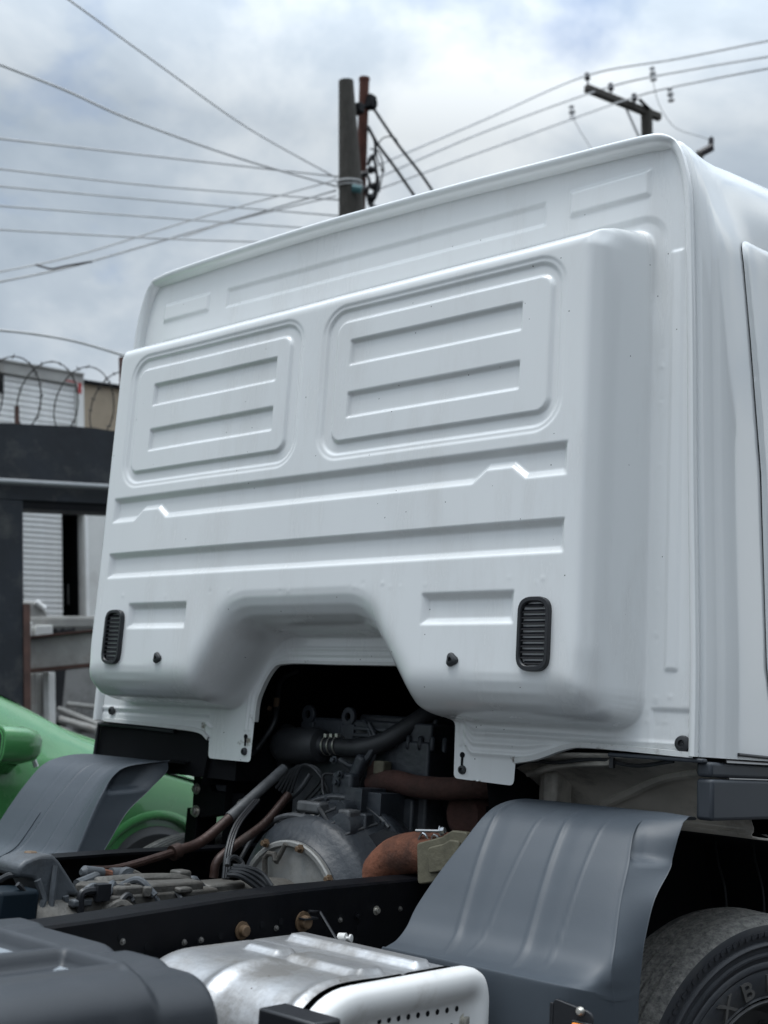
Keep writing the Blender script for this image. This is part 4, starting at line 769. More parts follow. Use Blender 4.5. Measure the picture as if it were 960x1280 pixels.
# ------------------------------------------------------------------ silencer box
def rrect(y0, y1, z0, z1, rs, n=7): return fillet([(y0, z0), (y1, z0), (y1, z1), (y0, z1)], rs, n)
b = MB(); pro = rrect(-.915, -.352, -1.28, -.772, [.12, .12, .08, .17], 12)
pa = np.array(pro + [pro[0]]); dd = np.r_[0, np.cumsum(np.linalg.norm(np.diff(pa, axis=0), axis=1))]; ss = np.linspace(0, dd[-1], 260)[:-1]; py_, pz_ = np.interp(ss, dd, pa[:, 0]), np.interp(ss, dd, pa[:, 1])
tan = np.stack([np.roll(py_, -1) - np.roll(py_, 1), np.roll(pz_, -1) - np.roll(pz_, 1)], 1); tan /= np.linalg.norm(tan, axis=1)[:, None]; nn = np.stack([tan[:, 1], -tan[:, 0]], 1)
xs_ = np.linspace(.492, .975, 130); A = np.zeros((130, len(ss), 3))
sil_top = (pz_ > -.86)
for i, x in enumerate(xs_):
    d_ = np.zeros(len(ss)); yy = py_
    def rib(x0, x1, y0, y1, h, wd=.016): 
        s_ = sdf_rr(np.full(len(ss), x), yy, x0, x1, y0, y1, .006); return h * sstep(wd, 0, s_ + wd * .4) * sil_top
    d_ += rib(.575, .96, -.505, -.455, .016) + rib(.60, .70, -.665, -.61, .012) + rib(.745, .955, -.68, -.605, .014)
    d_ += .012 * np.exp(-((x - .745 + (-.70 - yy) * .15) / .022) ** 2) * sstep(-.66, -.74, yy) * (pz_ > -1.2)
    d_ += .010 * np.exp(-((x - .955) / .016) ** 2) * sstep(-.62, -.72, yy) + .008 * np.exp(-((x - .985) / .008) ** 2)
    d_ -= .004 * np.exp(-((yy + .565) / .006) ** 2) * sil_top
    e_ = .02 * math.exp(-(x - .492) / .012)
    A[i] = np.stack([np.full(len(ss), x), py_ + nn[:, 0] * (d_ - e_), pz_ + nn[:, 1] * (d_ - e_)], 1)
b.grid(A, closed=True); b.add(A[0], [tuple(range(len(ss)))]); sil = b.build('silencer_shell', SHIELD, truck, smooth=60)
b = MB(); pr2 = rrect(-.905, -.362, -1.27, -.782, [.12, .12, .08, .16], 10)
b.grid(np.array([[(x, y, z) for y, z in pr2] for x in (.965, 1.03)]), closed=True); b.build('silencer_gap', VOID, truck)
outr = rrect(-.935, -.340, -1.29, -.764, [.12, .12, .085, .16], 12); cen_ = V3(-.64, -1.03)
cx_, cz_ = -.6375, -1.027
def shrink(d): return rrect(-.935 + d, -.340 - d, -1.29 + d, -.764 - d, [max(.12 - d, .02), max(.12 - d, .02), max(.085 - d, .02), max(.16 - d, .02)], 12)
rows = [(shrink(.008), 1.004), (shrink(.000), 1.012), (shrink(0), 1.030), (shrink(.004), 1.042), (shrink(.014), 1.050), (shrink(.030), 1.052), (shrink(.046), 1.049), (shrink(.058), 1.038), (shrink(.066), 1.024), (shrink(.075), 1.020), (shrink(.12), 1.019)]
b = MB(); b.grid(np.array([[(x, y, z) for y, z in r] for r, x in rows]), closed=True); lastr = [(1.019, y, z) for y, z in shrink(.12)]; b.add(lastr, [tuple(range(len(lastr)))]); capo = b.build('silencer_end_cap', CAP, truck, smooth=45)
b = MB()
for r in range(8):
    for k in range(9):
        p = onX(571 - 12.1 * k, 1261 + 2.0 * k, 1.0205); y = p[1] + (.018 if r % 2 else 0); z = p[2] - .034 * r
        if -.86 < y < -.40 and z > -1.2: b.lathe([(.0058, 0), (.0058, .0012), (.001, .0013)], (1.0198, y, z), (1, 0, 0), 10)
tag(b.build('perforation', VOID, capo), kind='stuff')
p = onX(581, 1277, 1.02); b = MB(); b.bolt(p, (1, 0, 0), .014, .012, 12); b.build('cap_bolt', STEEL, capo)
b = MB(); p = onY(340, 1256, -.955); q = onY(412, 1256, -.955)
b.box(((p[0] + q[0]) / 2 - .0, -.955, p[2] - .08), (q[0] - p[0], .07, .16)); b.lathe([(.022, 0), (.022, .01), (.012, .011), (.001, .012)], ((p[0] + q[0]) / 2, -.991, p[2] - .045), (0, -1, 0), 18); b.build('silencer_bracket', BLACK, truck, bevel=.008)

# ------------------------------------------------------------------ battery box cover
xb, yb = np.linspace(.44, 1.037, 150), np.linspace(-2.15, -1.135, 200)
bx_, by_ = np.meshgrid(xb, yb); lid = sstep(-1.256, -1.276, by_)
zt_ = -.700 - .010 * np.exp(-((bx_ - .755) / .022) ** 2) - .009 * sstep(.875, .91, bx_) - .006 * sstep(.52, .50, bx_) * -1
ztl = np.full(bx_.shape, -.690)
zz_ = zt_ * (1 - lid) + ztl * lid
for x0, x1, dp in ((.44, .775, .020), (.803, .938, .020)): zz_ -= dp * lstep(.004, -.008, sdf_rr(bx_, by_, x0, x1, -2.05, -1.296, .008))
zz_ += .009 * np.maximum(np.exp(-((by_ + 1.282) / .011) ** 2) * sstep(.975, .945, bx_), np.maximum(np.exp(-((bx_ - .789) / .010) ** 2), np.exp(-((bx_ - .948) / .009) ** 2)) * sstep(-1.274, -1.284, by_)) * lid
xe0, xe1 = .955 - .005 * lid, 1.037 - .004 * lid
tt_ = np.clip((bx_ - xe0) / (xe1 - xe0), 0, 1); zz_ -= .075 * (1 - np.sqrt(np.maximum(1 - tt_ ** 2, 0)))
tf_ = np.clip((by_ + 1.152) / .017, 0, 1); zz_ -= .014 * (1 - np.sqrt(np.maximum(1 - tf_ ** 2, 0)))
Xb = np.minimum(bx_, xe1)
A = np.stack([Xb, by_, zz_], 2)
skx = A[:, -1:].copy(); skx[:, :, 2] = -1.22; A = np.concatenate([A, skx], 1)
sky_ = A[-1:].copy(); sky_[:, :, 2] = -1.22; A = np.concatenate([A, sky_], 0)
bat = MB().grid(A).build('battery_cover', COVER, truck, smooth=50)
FILM_SHEEN = mat('painted_film_sheen', (.30, .33, .36), .2, var=.1)  # pale colour paints in the sky's reflection on a thin water film
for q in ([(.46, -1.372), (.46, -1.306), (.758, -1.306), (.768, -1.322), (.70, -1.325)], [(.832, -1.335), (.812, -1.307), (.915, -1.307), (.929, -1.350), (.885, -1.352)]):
    b = MB(); b.prism(q, lambda a, c, d: (a, c, d), -.7105, -.7085); b.build('film_sheen_patch', FILM_SHEEN, bat, smooth=0)
b = MB(); b.box((.74, -1.62, -.98), (.50, .85, .36)); b.build('battery_tray', FRAME, truck, bevel=.01)

# ================================================================== green car on the left
car = thing('green_car', (-2.85, .2, -Z0 + .24), 'green hatchback parked beyond the truck, its mirror and front wheel showing past the left mudguard', 'car')
CZ = -Z0 + .24
def car_section(y):
    """half width, belt height, roof height above the car's ground, shoulder"""
    w_ = float(np.interp(y, [-2.6, -2.2, -1.2, .9, 1.5, 1.85, 2.02], [.72, .80, .84, .84, .81, .74, .55]))
    belt = float(np.interp(y, [-2.6, -2.2, -.4, .75, 1.25, 1.7, 1.9, 2.02], [.72, .98, 1.01, 1.0, .95, .86, .70, .45]))
    top = float(np.interp(y, [-2.6, -2.25, -1.9, -1.2, -.4, -.1, .62, .78, 1.3, 1.75, 1.92, 2.02], [.75, 1.25, 1.44, 1.52, 1.52, 1.48, 1.22, 1.15, 1.02, .88, .72, .47]))
    return w_, belt, top
ysn = np.linspace(-2.6, 2.02, 70); rows = []
for y in ysn:
    w_, belt, top = car_section(y); hh = max(top - belt, .01); cab_ = hh > .18
    rows.append([(x * w_, y, z) for x, z in ((-.93, .22), (-.985, .34), (-1.0, .55), (-.99, .75), (-.965, belt - .03), (-.94, belt), (-.90 if not cab_ else -.885, belt + .3 * hh), (-.80 if not cab_ else -.80, belt + .75 * hh), (-.66, belt + .93 * hh), (-.35, top), (0, top + .012), (.35, top), (.66, belt + .93 * hh), (.80, belt + .75 * hh), (.885 if cab_ else .90, belt + .3 * hh), (.94, belt), (.965, belt - .03), (.99, .75), (1.0, .55), (.985, .34), (.93, .22))])
A = np.array(rows); A[:, :, 0] += -2.85; A[:, :, 2] += CZ
b = MB(); b.grid(A); b.add(A[0], [tuple(range(21))]); b.add(A[-1], [tuple(range(21))]); body = b.build('body', GREEN, car, smooth=50)
def carface(js, y0, y1, name, m, off=.004):
    sel = [i for i, y in enumerate(ysn) if y0 <= y <= y1]; Q = A[sel][:, js].copy(); c = V3(-2.85, .0, CZ + .9); 
    for i in range(Q.shape[0]):
        for j in range(Q.shape[1]):
            d = Q[i, j] - V3(c[0], Q[i, j][1], c[2]); Q[i, j] += d / np.linalg.norm(d) * off
    return MB().grid(Q).build(name, m, car, smooth=60)
carface([14, 13], -2.0, -.05, 'side_window', GLASS); carface([6, 7], -2.0, -.05, 'side_window', GLASS); carface([8, 9, 10, 11, 12], -.02, .58, 'windscreen', GLASS, .006)
carface([8, 9, 10, 11, 12], -2.3, -1.95, 'rear_window', GLASS, .006)
WR = .350
for j in (15, 5):
    sel = [i for i, y in enumerate(ysn) if .70 <= y <= 1.86]; b = MB(); b.tube([A[i, j] + V3(.004 if j == 15 else -.004, 0, .003) for i in sel], .006, 6); b.build('bonnet_gap', VOID, car)
for y0 in (.66, -.42, -1.4):
    i = int(np.argmin(np.abs(ysn - y0)))
    for js in ((15, 16, 17, 18, 19), (5, 4, 3, 2, 1)): b = MB(); b.tube([A[i, j] * 1.0 + V3(.003 if j > 10 else -.003, 0, 0) for j in js], .006, 6); b.build('door_gap', VOID, car)
def carwheel(x, y, s):
    root = bpy.data.objects.new('car_wheel', None); COL.objects.link(root); root.parent = car; b0 = V3(x, y, CZ + WR + Z0); root.location = b0 - V3(*car['_base']); root['_base'] = b0.tolist()
    b = MB(); b.lathe([(.22, -.10), (.31, -.11), (.340, -.09), (WR, -.045), (.343, -.040), (.343, -.034), (WR, -.03), (WR, .02), (.343, .024), (.343, .03), (WR, .034), (.343, .08), (.31, .10), (.22, .09)], (x, y, CZ + WR), (s, 0, 0), 48, cap=False); b.build('tyre', RUBBER, root)
    b = MB(); b.lathe([(.225, .085), (.20, .06), (.08, .05), (.06, .07), (.001, .07)], (x, y, CZ + WR), (s, 0, 0), 32, cap=False); b.build('rim', RIM, root)
    b = MB(); b.grid(np.array([[(x + s * o, y + r * math.cos(a), CZ + WR + r * math.sin(a)) for a in np.linspace(-.15, math.pi + .15, 30)] for r, o in ((.362, -.12), (.372, .065), (.378, .088), (.395, .094), (.420, .082))])); b.build('wheel_arch', GREEN, root, smooth=60)
    b = MB(); b.lathe([(.372, -.16), (.372, -.13)], (x, y, CZ + WR), (s, 0, 0), 40); b.build('wheel_well', VOID, root)
pw = onX(197, 1030, -2.02)
for y in (pw[1], -1.45):
    carwheel(-2.10, y, 1); carwheel(-3.60, y, -1)
mm = onX(16, 931, -1.93); b = MB(); R_ = np.eye(3)
rows = [[(mm[0] - .10 + .18 * (1 - .0) * u * 0 + sx_ * k + .09, mm[1] + y_, mm[2] + sz_ * k) for sx_, sz_ in [(.105 * math.copysign(abs(math.cos(a)) ** .6, math.cos(a)), .082 * math.copysign(abs(math.sin(a)) ** .6, math.sin(a))) for a in np.linspace(0, 2 * math.pi, 24, endpoint=False)]] for u, (y_, k) in enumerate(((-.10, .75), (-.095, .97), (-.06, 1.0), (.02, .98), (.08, .84), (.115, .55), (.125, .1)))]
b.grid(np.array(rows), closed=True); b.tube([(mm[0] - .02, mm[1] + .02, mm[2] - .06), (mm[0] - .12, mm[1] + .05, mm[2] - .10)], .035, 10); mir = b.build('door_mirror', GREEN, car, smooth=50)
b = MB(); b.add([(x * .9 + mm[0] * .1, mm[1] - .098, z * .9 + mm[2] * .1) for x, y, z in rows[1]], [tuple(range(24))]); b.build('mirror_glass', GLASS, mir)
for s in (-1, 1):
    b = MB(); b.lathe([(.02, 0), (.07, .012), (.085, .03), (.07, .05), (.02, .06)], (-2.85 + s * .60, 1.76, CZ + .66), (s * .5, 1, .1), 18); b.build('headlight', LAMP, car)
p = onX(43, 950, -2.02); b = MB(); b.tube([onX(39, 940, -1.985), onX(45, 958, -1.985)], [.008, .013], 8); b.build('side_repeater', LAMP, car)

# ================================================================== yard wall and what stands behind it (plumb; the street the truck stands on slopes)
ub = V3(-.064, -.98, .187); ub /= np.linalg.norm(ub); UB = RC.T @ ub
class Wall:
    def __init__(s, px, py, depth, vp):
        s.o = deep(px, py, depth); d = V3((vp[0] - 480) / FPX, (vp[1] - 640) / FPX, 1); d = RC.T @ d; d -= UB * (d @ UB); s.e = d / np.linalg.norm(d); s.n = np.cross(s.e, UB)
        if s.n @ (CAM - s.o) < 0: s.n = -s.n
    def px(s, x, y, c=0):
        d = ray(x, y); k = ((s.o + s.n * c - CAM) @ s.n) / (d @ s.n); q = CAM + k * d - s.o; return q @ s.e, q @ UB
    def pt(s, a, b_, c=0): return s.o + s.e * a + UB * b_ + s.n * c
    def rot(s): return np.stack([s.e, s.n, UB], 1)
    def box(s, m, a0, a1, b0, b1, c0, c1): m.box(s.pt((a0 + a1) / 2, (b0 + b1) / 2, (c0 + c1) / 2), (abs(a1 - a0), abs(c1 - c0), abs(b1 - b0)), s.rot()); return m
def ground_b(wl, a, c=0):        # height along the wall's own upright at which the ground is met
    p = wl.pt(a, 0, c); zg = -Z0 + .24 if p[0] < -2 else -Z0
    return (zg - p[2]) / UB[2] - .25
W1 = Wall(30, 625, 10.0, (2890, 760))
yw = thing('yard_wall', W1.pt(0, ground_b(W1, 0)), 'charcoal painted yard wall with a wide gateway, coil of razor wire on top', 'wall')
aj, bl = W1.px(29, 625); at_, btop = W1.px(0, 527); a2, btop2 = W1.px(140, 537)
GB = min(ground_b(W1, -3), ground_b(W1, 4))
b = MB(); W1.box(b, -3.2, aj, GB, bl, -.22, 0); b.build('wall_pier', WALLD, yw, bevel=.015)
b = MB()
n = 30; al = np.linspace(-3.2, 4.2, n); topz = btop + .015 * np.sin(al * 5) + rng.normal(0, .008, n)
vs = []
for c in (0, -.22):
    for k in range(n): vs.append(W1.pt(al[k], bl + .002, c))
    for k in range(n): vs.append(W1.pt(al[k], topz[k], c))
fs = []
for c in (0, 1):
    o_ = c * 2 * n
    for k in range(n - 1): fs.append((o_ + k, o_ + k + 1, o_ + n + k + 1, o_ + n + k))
for k in range(n - 1): fs += [(n + k, n + k + 1, 3 * n + k + 1, 3 * n + k), (k, k + 1, 2 * n + k + 1, 2 * n + k)]
b.add(vs, fs); b.build('wall_lintel', WALLD, yw, smooth=20)
b = MB(); W1.box(b, 3.0, 4.2, GB, bl, -.22, 0); b.build('wall_pier', WALLD, yw, bevel=.015)
ap, bp = W1.px(60, 604.5, .06); b = MB(); b.tube([W1.pt(-3.2, bp, .06), W1.pt(ap, bp, .06), W1.pt(4.2, bp, .06)], .026, 10); b.build('gate_track_pipe', PIPE, yw)
b = MB(); W1.box(b, aj - .005, aj + .05, GB, bl - .9, -.20, .015); b.build('jamb_angle', RUSTP, yw)
b = MB(); W1.box(b, aj, 3.0, bl - .07, bl + .002, -.2, -.02); b.build('lintel_angle', FRAME, yw)
# razor wire
rw = thing('razor_wire', W1.pt(.6, btop, -.1), 'coil of rusty razor wire along the top of the dark wall', 'barbed wire')
b = MB(); pts = []
a0, b0 = W1.px(44, 488); turns = 9; n = turns * 36
for k in range(n):
    t = k / 36; an = 2 * math.pi * t; pts.append(W1.pt(a0 - .35 + .33 * (t - .5) + .155 * math.sin(an), b0 + .02 + .285 * math.cos(an) - .035 * t * .3, -.11 + .14 * math.sin(an + .8)))
b.tube(pts, .006, 6); b.build('wire_coil', BARB, rw)
b = MB()
for k in range(0, n, 2): 
    p = pts[k]; d = rng.normal(0, 1, 3); d /= np.linalg.norm(d); b.tube([p - d * .028, p, p + d * .024], [.003, .008, .003], 4)
tag(b.build('barb', BARB, rw), kind='stuff')
for px, y0, y1, w_ in ((152, 447, 540, .022), (21, 508, 528, .016)):
    b = MB(); a, bt_ = W1.px(px, y0, -.1); _, bb_ = W1.px(px, y1, -.1); W1.box(b, a - w_, a + w_, bb_ - .2, bt_, -.12, -.08); b.build('wire_post', RUSTP, rw)

# white slatted lorry body behind the wall
W2 = Wall(103, 470, 14.0, (2062, 813))
lb = thing('box_body', W2.pt(-2, ground_b(W2, -2)), 'white slatted lorry box above the dark wall, red markers at its corner', 'lorry body')
ac, bc_ = W2.px(103, 470); _, blow = W2.px(103, 545); _, br_ = W2.px(100, 486)
b = MB(); W2.box(b, ac - 6, ac, blow - .3, bc_ - .02, -2.4, -.05); b.build('body_core', SLAT, lb)
_, brail = W2.px(90, 480)
b = MB(); W2.box(b, ac - 6, ac, brail - .01, bc_, -.05, .03); W2.box(b, ac - 6, ac, bc_, bc_ + .02, -2.4, .05); b.build('top_rail', GREYM, lb)
b = MB(); a1, _ = W2.px(95, 490); W2.box(b, a1, ac, blow - .3, brail - .012, -.05, .028); b.build('corner_post', PALE, lb)
b = MB(); W2.box(b, 0, 6 + (a1 - ac) - .01, -.032, .032, -.02, .02)
pitch = 7.1 / FPX * 14.0 * 1.03; first = None
k = 0; zb_ = brail - .05
while zb_ > blow - .25:
    b = MB(); pr = [(-pitch * .44, -.012), (-pitch * .40, .012), (pitch * .36, .016), (pitch * .46, -.012)]
    if first is None:
        b.grid(np.array([[W2.pt(a, zb_ + h, c - .03) for h, c in pr] for a in (ac - 6, a1 - .008)]), closed=True); first = b.build('slat', SLAT, lb, smooth=25); z_first = zb_
    else:
        copy_part(first, tuple(UB * (zb_ - z_first)))
    zb_ -= pitch; k += 1
for (x0, y0, x1, y1) in ((80, 475.5, 94, 479.5), (96, 479, 100.5, 493)):
    p = W2.px(x0, y0); q = W2.px(x1, y1); b = MB(); W2.box(b, p[0], q[0], q[1], p[1], .02, .034); b.build('red_marker', REDM, lb)
b = MB()
p = W2.px(-2, 470); W2.box(b, p[0] - .06, p[0] + .05, p[1] - .2, p[1] + .02, .0, .03); b.build('side_marker', FRAME, lb)
# tan block building behind
W3 = Wall(150, 480, 17.5, (2300, 800))
tb = thing('block_building', W3.pt(0, ground_b(W3, 0)), 'bare tan block building beside the white lorry body, its top just over the wall', 'building')
p = W3.px(98, 479); q = W3.px(210, 487); GB3 = ground_b(W3, 0)
b = MB(); W3.box(b, p[0], q[0] + 1.5, GB3, p[1], -3, 0); b.build('wall', TAN, tb)
b = MB(); W3.box(b, p[0] - .05, q[0] + 1.55, p[1], p[1] + .05, -3.05, .06); b.build('coping', FRAME, tb)

# inside the gateway: shutter, dark doorway, pale panel, beams
W4 = Wall(80, 700, 13.0, (2062, 800))
ws = thing('workshop_front', W4.pt(0, ground_b(W4, 0)), 'pale workshop front with a white slatted shutter and a dark doorway, seen through the gateway', 'building')
GB4 = ground_b(W4, 0)
a0, t0 = W4.px(20, 622); a1, _ = W4.px(79.5, 640); a2, t2 = W4.px(105, 641); a3, _ = W4.px(170, 640); _, bdoor = W4.px(90, 772)
b = MB(); W4.box(b, a1, a2, t2, t0 + .25, -.15, -.02); b.build('door_header', SLAT, ws)
b = MB(); W4.box(b, a2, a3 + 1, GB4, t0 + .25, -.15, 0); b.build('pale_panel', PALE, ws)
b = MB(); a21, _ = W4.px(109, 700); W4.box(b, a2, a21, GB4, t2 + .3, 0, .03); b.build('door_post', SLAT, ws)
b = MB(); W4.box(b, a1 - .02, a2 + .02, GB4, t2 + .05, -1.3, -1.2); W4.box(b, a1 - .02, a1, GB4, t2, -1.3, -.15); W4.box(b, a2, a2 + .02, GB4, t2, -1.3, -.16); W4.box(b, a1, a2, t2 - .01, t2 + .02, -1.3, -.15); b.build('doorway', VOID, ws)
b = MB(); p = W4.px(83, 648); q = W4.px(102, 690); 
b.tube([W4.pt(p[0], p[1], -.6), W4.pt((p[0] + q[0]) / 2, q[1] + .18, -.5), W4.pt(q[0], q[1] - .1, -.6), W4.pt(q[0] + .02, q[1] - 1.2, -.7)], .05, 8); b.build('hanging_sheet', RUBBER, ws)
b = MB(); p = W4.px(87.5, 743, -.4); b.tube([W4.pt(p[0], p[1] + .12, -.4), W4.pt(p[0], p[1] - .12, -.4)], .03, 8); b.build('door_handle', GREYC, ws)
b = MB(); W4.box(b, a0 - 2.5, a1 - .01, GB4, t0 + .25, -.2, -.05); b.build('shutter_backing', GREYM, ws)
pitch = 6.55 / FPX * 13.0 * 1.02; first = None; zz_ = t0 + .2
while zz_ > W4.px(40, 790)[1]:
    if first is None:
        b = MB(); pr = [(-pitch * .43, -.012), (-pitch * .38, .012), (pitch * .34, .016), (pitch * .44, -.012)]; b.grid(np.array([[W4.pt(a, zz_ + h, c - .03) for h, c in pr] for a in (a0 - 2.4, a1 - .015)]), closed=True); first = b.build('slat', SLAT, ws, smooth=25); z_first = zz_
    else: copy_part(first, tuple(UB * (zz_ - z_first)))
    zz_ -= pitch
W5 = Wall(60, 780, 11.5, (2890, 800))
p = W5.px(28, 769); q = W5.px(170, 778); _, lo_ = W5.px(60, 788)
b = MB(); W5.box(b, p[0] - .5, q[0] + .6, lo_, p[1] - .01, -.1, 0); W5.box(b, p[0] - .5, q[0] + .6, lo_ + .03, p[1] - .03, 0, .02)
GB5 = ground_b(W5, 0)
for a in (p[0] - .45, q[0] + .5): W5.box(b, a, a + .08, GB5, lo_, -.1, -.02)
tag(b.build('steel_beam', GREYM, None, bevel=.008, recenter=True), 'thin grey steel beam lying across the gateway, behind the deeper one', 'beam', 'steel beams in the gateway')
W6 = Wall(33, 815, 10.6, (-3500, 1120))
p = W6.px(33, 799); _, lo_ = W6.px(33, 837); q = W6.px(175, 790)
bm = thing('steel_beam', W6.pt(p[0], ground_b(W6, p[0])), 'deep grey steel beam with a rusty lower edge on posts inside the gateway', 'beam', 'steel beams in the gateway')
b = MB(); W6.box(b, p[0], q[0] + .4, lo_, p[1], -.05, 0); b.build('beam_web', GREYM, bm, bevel=.006)
b = MB(); W6.box(b, p[0], q[0] + .4, lo_ - .03, lo_ - .002, -.09, .05); W6.box(b, p[0], q[0] + .4, p[1] + .002, p[1] + .02, -.09, .05); b.build('beam_flange', RUSTP, bm)
GB6 = ground_b(W6, 0)
for (x0, x1, m_) in ((35.5, 44.5, GREYM), (54, 61, PALE)):
    u0 = W6.px(x0, 860, -.1)[0]; u1 = W6.px(x1, 860, -.1)[0]; b = MB(); W6.box(b, u0, u1, GB6, lo_ - .03, -.2, -.1); b.build('beam_post', m_, bm, bevel=.006)
b = MB(); u0 = W6.px(45, 860, -.15)[0]; u1 = W6.px(54, 860, -.15)[0]; W6.box(b, u0, u1, GB6, lo_ - .03, -.25, -.2); W6.box(b, q[0] + .25, q[0] + .35, GB6, lo_ - .03, -.2, -.1); b.build('post_web', GREYC, bm)
W7 = Wall(70, 860, 11.8, (2890, 830))
b = MB(); GB7 = ground_b(W7, 0)
p0_, p1_, p2_, p3_ = W7.px(63, 836), W7.px(83, 832), W7.px(74, 925), W7.px(61, 925)
b.prism([p0_, p1_, (p2_[0], p2_[1]), (p2_[0] - .03, GB7), (p3_[0], GB7)], lambda a, c, d: W7.pt(a, c, d), -.1, 0); tag(b.build('leaning_panel', BLACK, None, recenter=True), 'black panel leaning upright beneath the deep grey beam', 'panel')
W8 = Wall(100, 850, 12.6, (2890, 830)); GB8 = ground_b(W8, 0)
p = W8.px(62, 790); q = W8.px(200, 790); b = MB(); W8.box(b, p[0], q[0] + 1, GB8, p[1], -.15, 0); tag(b.build('low_wall', GREYC, None, recenter=True), 'low grey rendered wall behind the steel beams', 'wall')
# pale scrap sheets at its foot
pile = thing('scrap_pile', deep(100, 930, 11.4), 'heap of pale scrap sheets and tubes at the foot of the low wall', 'scrap')
for (xa, ya, xb, yb, d_, r) in ((72, 886, 128, 908, 11.3, .03), (74, 899, 120, 912, 11.2, .035), (84, 880, 135, 886, 11.6, .025), (74, 912, 96, 922, 11.0, .035)):
    MB().tube([deep(xa, ya, d_), deep(xb, yb, d_)], r, 8).build('tube', GREYM, pile)
b = MB()
for k in range(16):
    c = deep(72 + 60 * rng.rand(), 888 + 36 * rng.rand(), 11.6 + .3 * rng.rand()); a_ = rng.rand() * 3; R_ = np.array([[math.cos(a_), -math.sin(a_), 0], [math.sin(a_), math.cos(a_), 0], [0, 0, 1]]); b.box(c, (rng.uniform(.1, .4), rng.uniform(.1, .3), rng.uniform(.03, .12)), R_)
c = deep(95, 940, 11.6); b.box((c[0], c[1], c[2] - .25), (.9, .5, .5)); tag(b.build('scrap_piece', GREYC, pile), kind='stuff')
# machine parts over the beams
mp_ = thing('machine_housing', deep(40, 790, 11.9), 'dull grey machine housing with a pale curved lip, above the beams by the left jamb', 'machine')
b = MB(); pl = [W5.px(20, 751, -.35), W5.px(44, 751, -.35), W5.px(58, 764, -.35), W5.px(60, 772, -.35), W5.px(20, 772, -.35)]; b.prism(pl, lambda a, c, d: W5.pt(a, c, d), -.7, -.35)
a_, _ = W5.px(35, 770, -.5); W5.box(b, a_ - .1, a_ + .15, GB5, pl[3][1], -.6, -.45); b.build('housing', GREYM, mp_, bevel=.02)
b = MB(); b.tube(spline([W5.pt(*W5.px(45, 752, -.33), -.33), W5.pt(*W5.px(51, 757, -.33), -.33), W5.pt(*W5.px(56, 761, -.33), -.33)], 5), .03, 8); b.build('lip', SLAT, mp_)
b = MB(); 
for k, (x, y, r) in enumerate(((67, 790, 4), (77, 789, 3.4), (84, 790, 3.4), (90, 788, 2.6))):
    p = W5.pt(*W5.px(x, y, .1), .1); b.lathe([(r / FPX * 11.5 * .45, -.05), (r / FPX * 11.5, -.05), (r / FPX * 11.5, .05), (r / FPX * 11.5 * .45, .05)], p, W5.n, 14, cap=False)
tag(b.build('pipe_row', BLACK, None, recenter=True), 'row of short black pipe ends lying on the deep beam', 'pipes')
b = MB(); p = W5.px(42, 790, .12); q = W5.px(64, 796, .12); W5.box(b, p[0], q[0], q[1] - .03, p[1] + .06, .05, .18); W5.box(b, p[0] - .09, p[0] - .02, q[1] - .03, p[1] + .10, .05, .15); tag(b.build('white_case', PALE, None, bevel=.01, recenter=True), 'small whitish case sitting on the deep beam near the jamb', 'box')

# house front across the pavement on the truck's right: outside the frame, mirrored in the cab side
hb = thing('street_house', (7.9, 2.0, -Z0), 'grey rendered house front across the pavement on the right of the truck', 'building')
b = MB(); b.box((8.9, 3.0, -Z0 + 2.9), (2.0, 15.0, 5.8)); b.build('wall', GREYC, hb)
b = MB(); b.box((8.8, 3.0, -Z0 + 5.88), (2.7, 15.4, .14)); b.build('roof', RUSTP, hb)
for y in (-1.6, 1.4, 4.4, 7.4):
    for z, h in ((1.5, 1.3), (3.9, 1.1)):
        b = MB(); b.box((7.885, y, -Z0 + z), (.03, 1.3, h)); f_ = b.build('window', GLASS, hb)
        b = MB(); b.box((7.865, y, -Z0 + z - h / 2 - .05), (.08, 1.45, .08)); b.box((7.87, y, -Z0 + z), (.05, .06, h - .01)); b.build('window_frame', PALE, f_)
# ================================================================== poles and wires
def pole_between(x0, y0, x1, y1, depth, r0, r1, name, m, label, n=14):
    root = thing(name, (0, 0, 0), label, 'utility pole')
    top = deep(x0, y0, depth); bot = deep(x1, y1, depth); d = (bot - top) / np.linalg.norm(bot - top)
    L = (-Z0 + .24 - top[2]) / d[2]; base = top + d * L; seg = spline([top, top + d * L * .3, top + d * L * .6, base + d * .3], 5)
    root.location = V3(*base) + V3(0, 0, Z0); root['_base'] = (base + V3(0, 0, Z0)).tolist()
    return root, top, d, L, base
D1 = 14.0
wp, top, d, L, base = pole_between(432.5, 101, 440, 280, D1, .1, .17, 'wooden_pole', WOODP, 'thick weathered wooden pole, square topped, left of the rusty pole')
b = MB(); k_ = D1 / FPX; r0, r1 = 9.5 * k_, 17.0 * k_; h1 = np.linalg.norm(deep(440, 280, D1) - top)
pts = [top + d * L * t for t in np.linspace(0, 1.03, 14)]; rs = [r0 + (r1 - r0) * min(1.35, L * t / h1) for t in np.linspace(0, 1.03, 14)]
b.tube(pts, rs, 12); b.build('pole_shaft', WOODP, wp, smooth=35)
b = MB(); b.tube(ellipse_pts(deep(437, 228, D1), RC[0] * 15.5 * k_, RC[2] * 15.5 * k_), .012, 6); b.tube(ellipse_pts(deep(438, 233, D1), RC[0] * 16 * k_, RC[2] * 16 * k_), .008, 6); b.build('wire_band', WIREM, wp)
b = MB(); b.tube([deep(440, 235, D1 - .2), deep(452, 237, D1 - .2)], .05, 8); b.build('cable_clamp', TEAL, wp)
rp, top, d, L, base = pole_between(455.5, 97, 450, 275, D1 + .35, .1, .12, 'rusty_pole', RUSTPOLE, 'thin red rusty steel pole strapped to the right of the wooden pole')
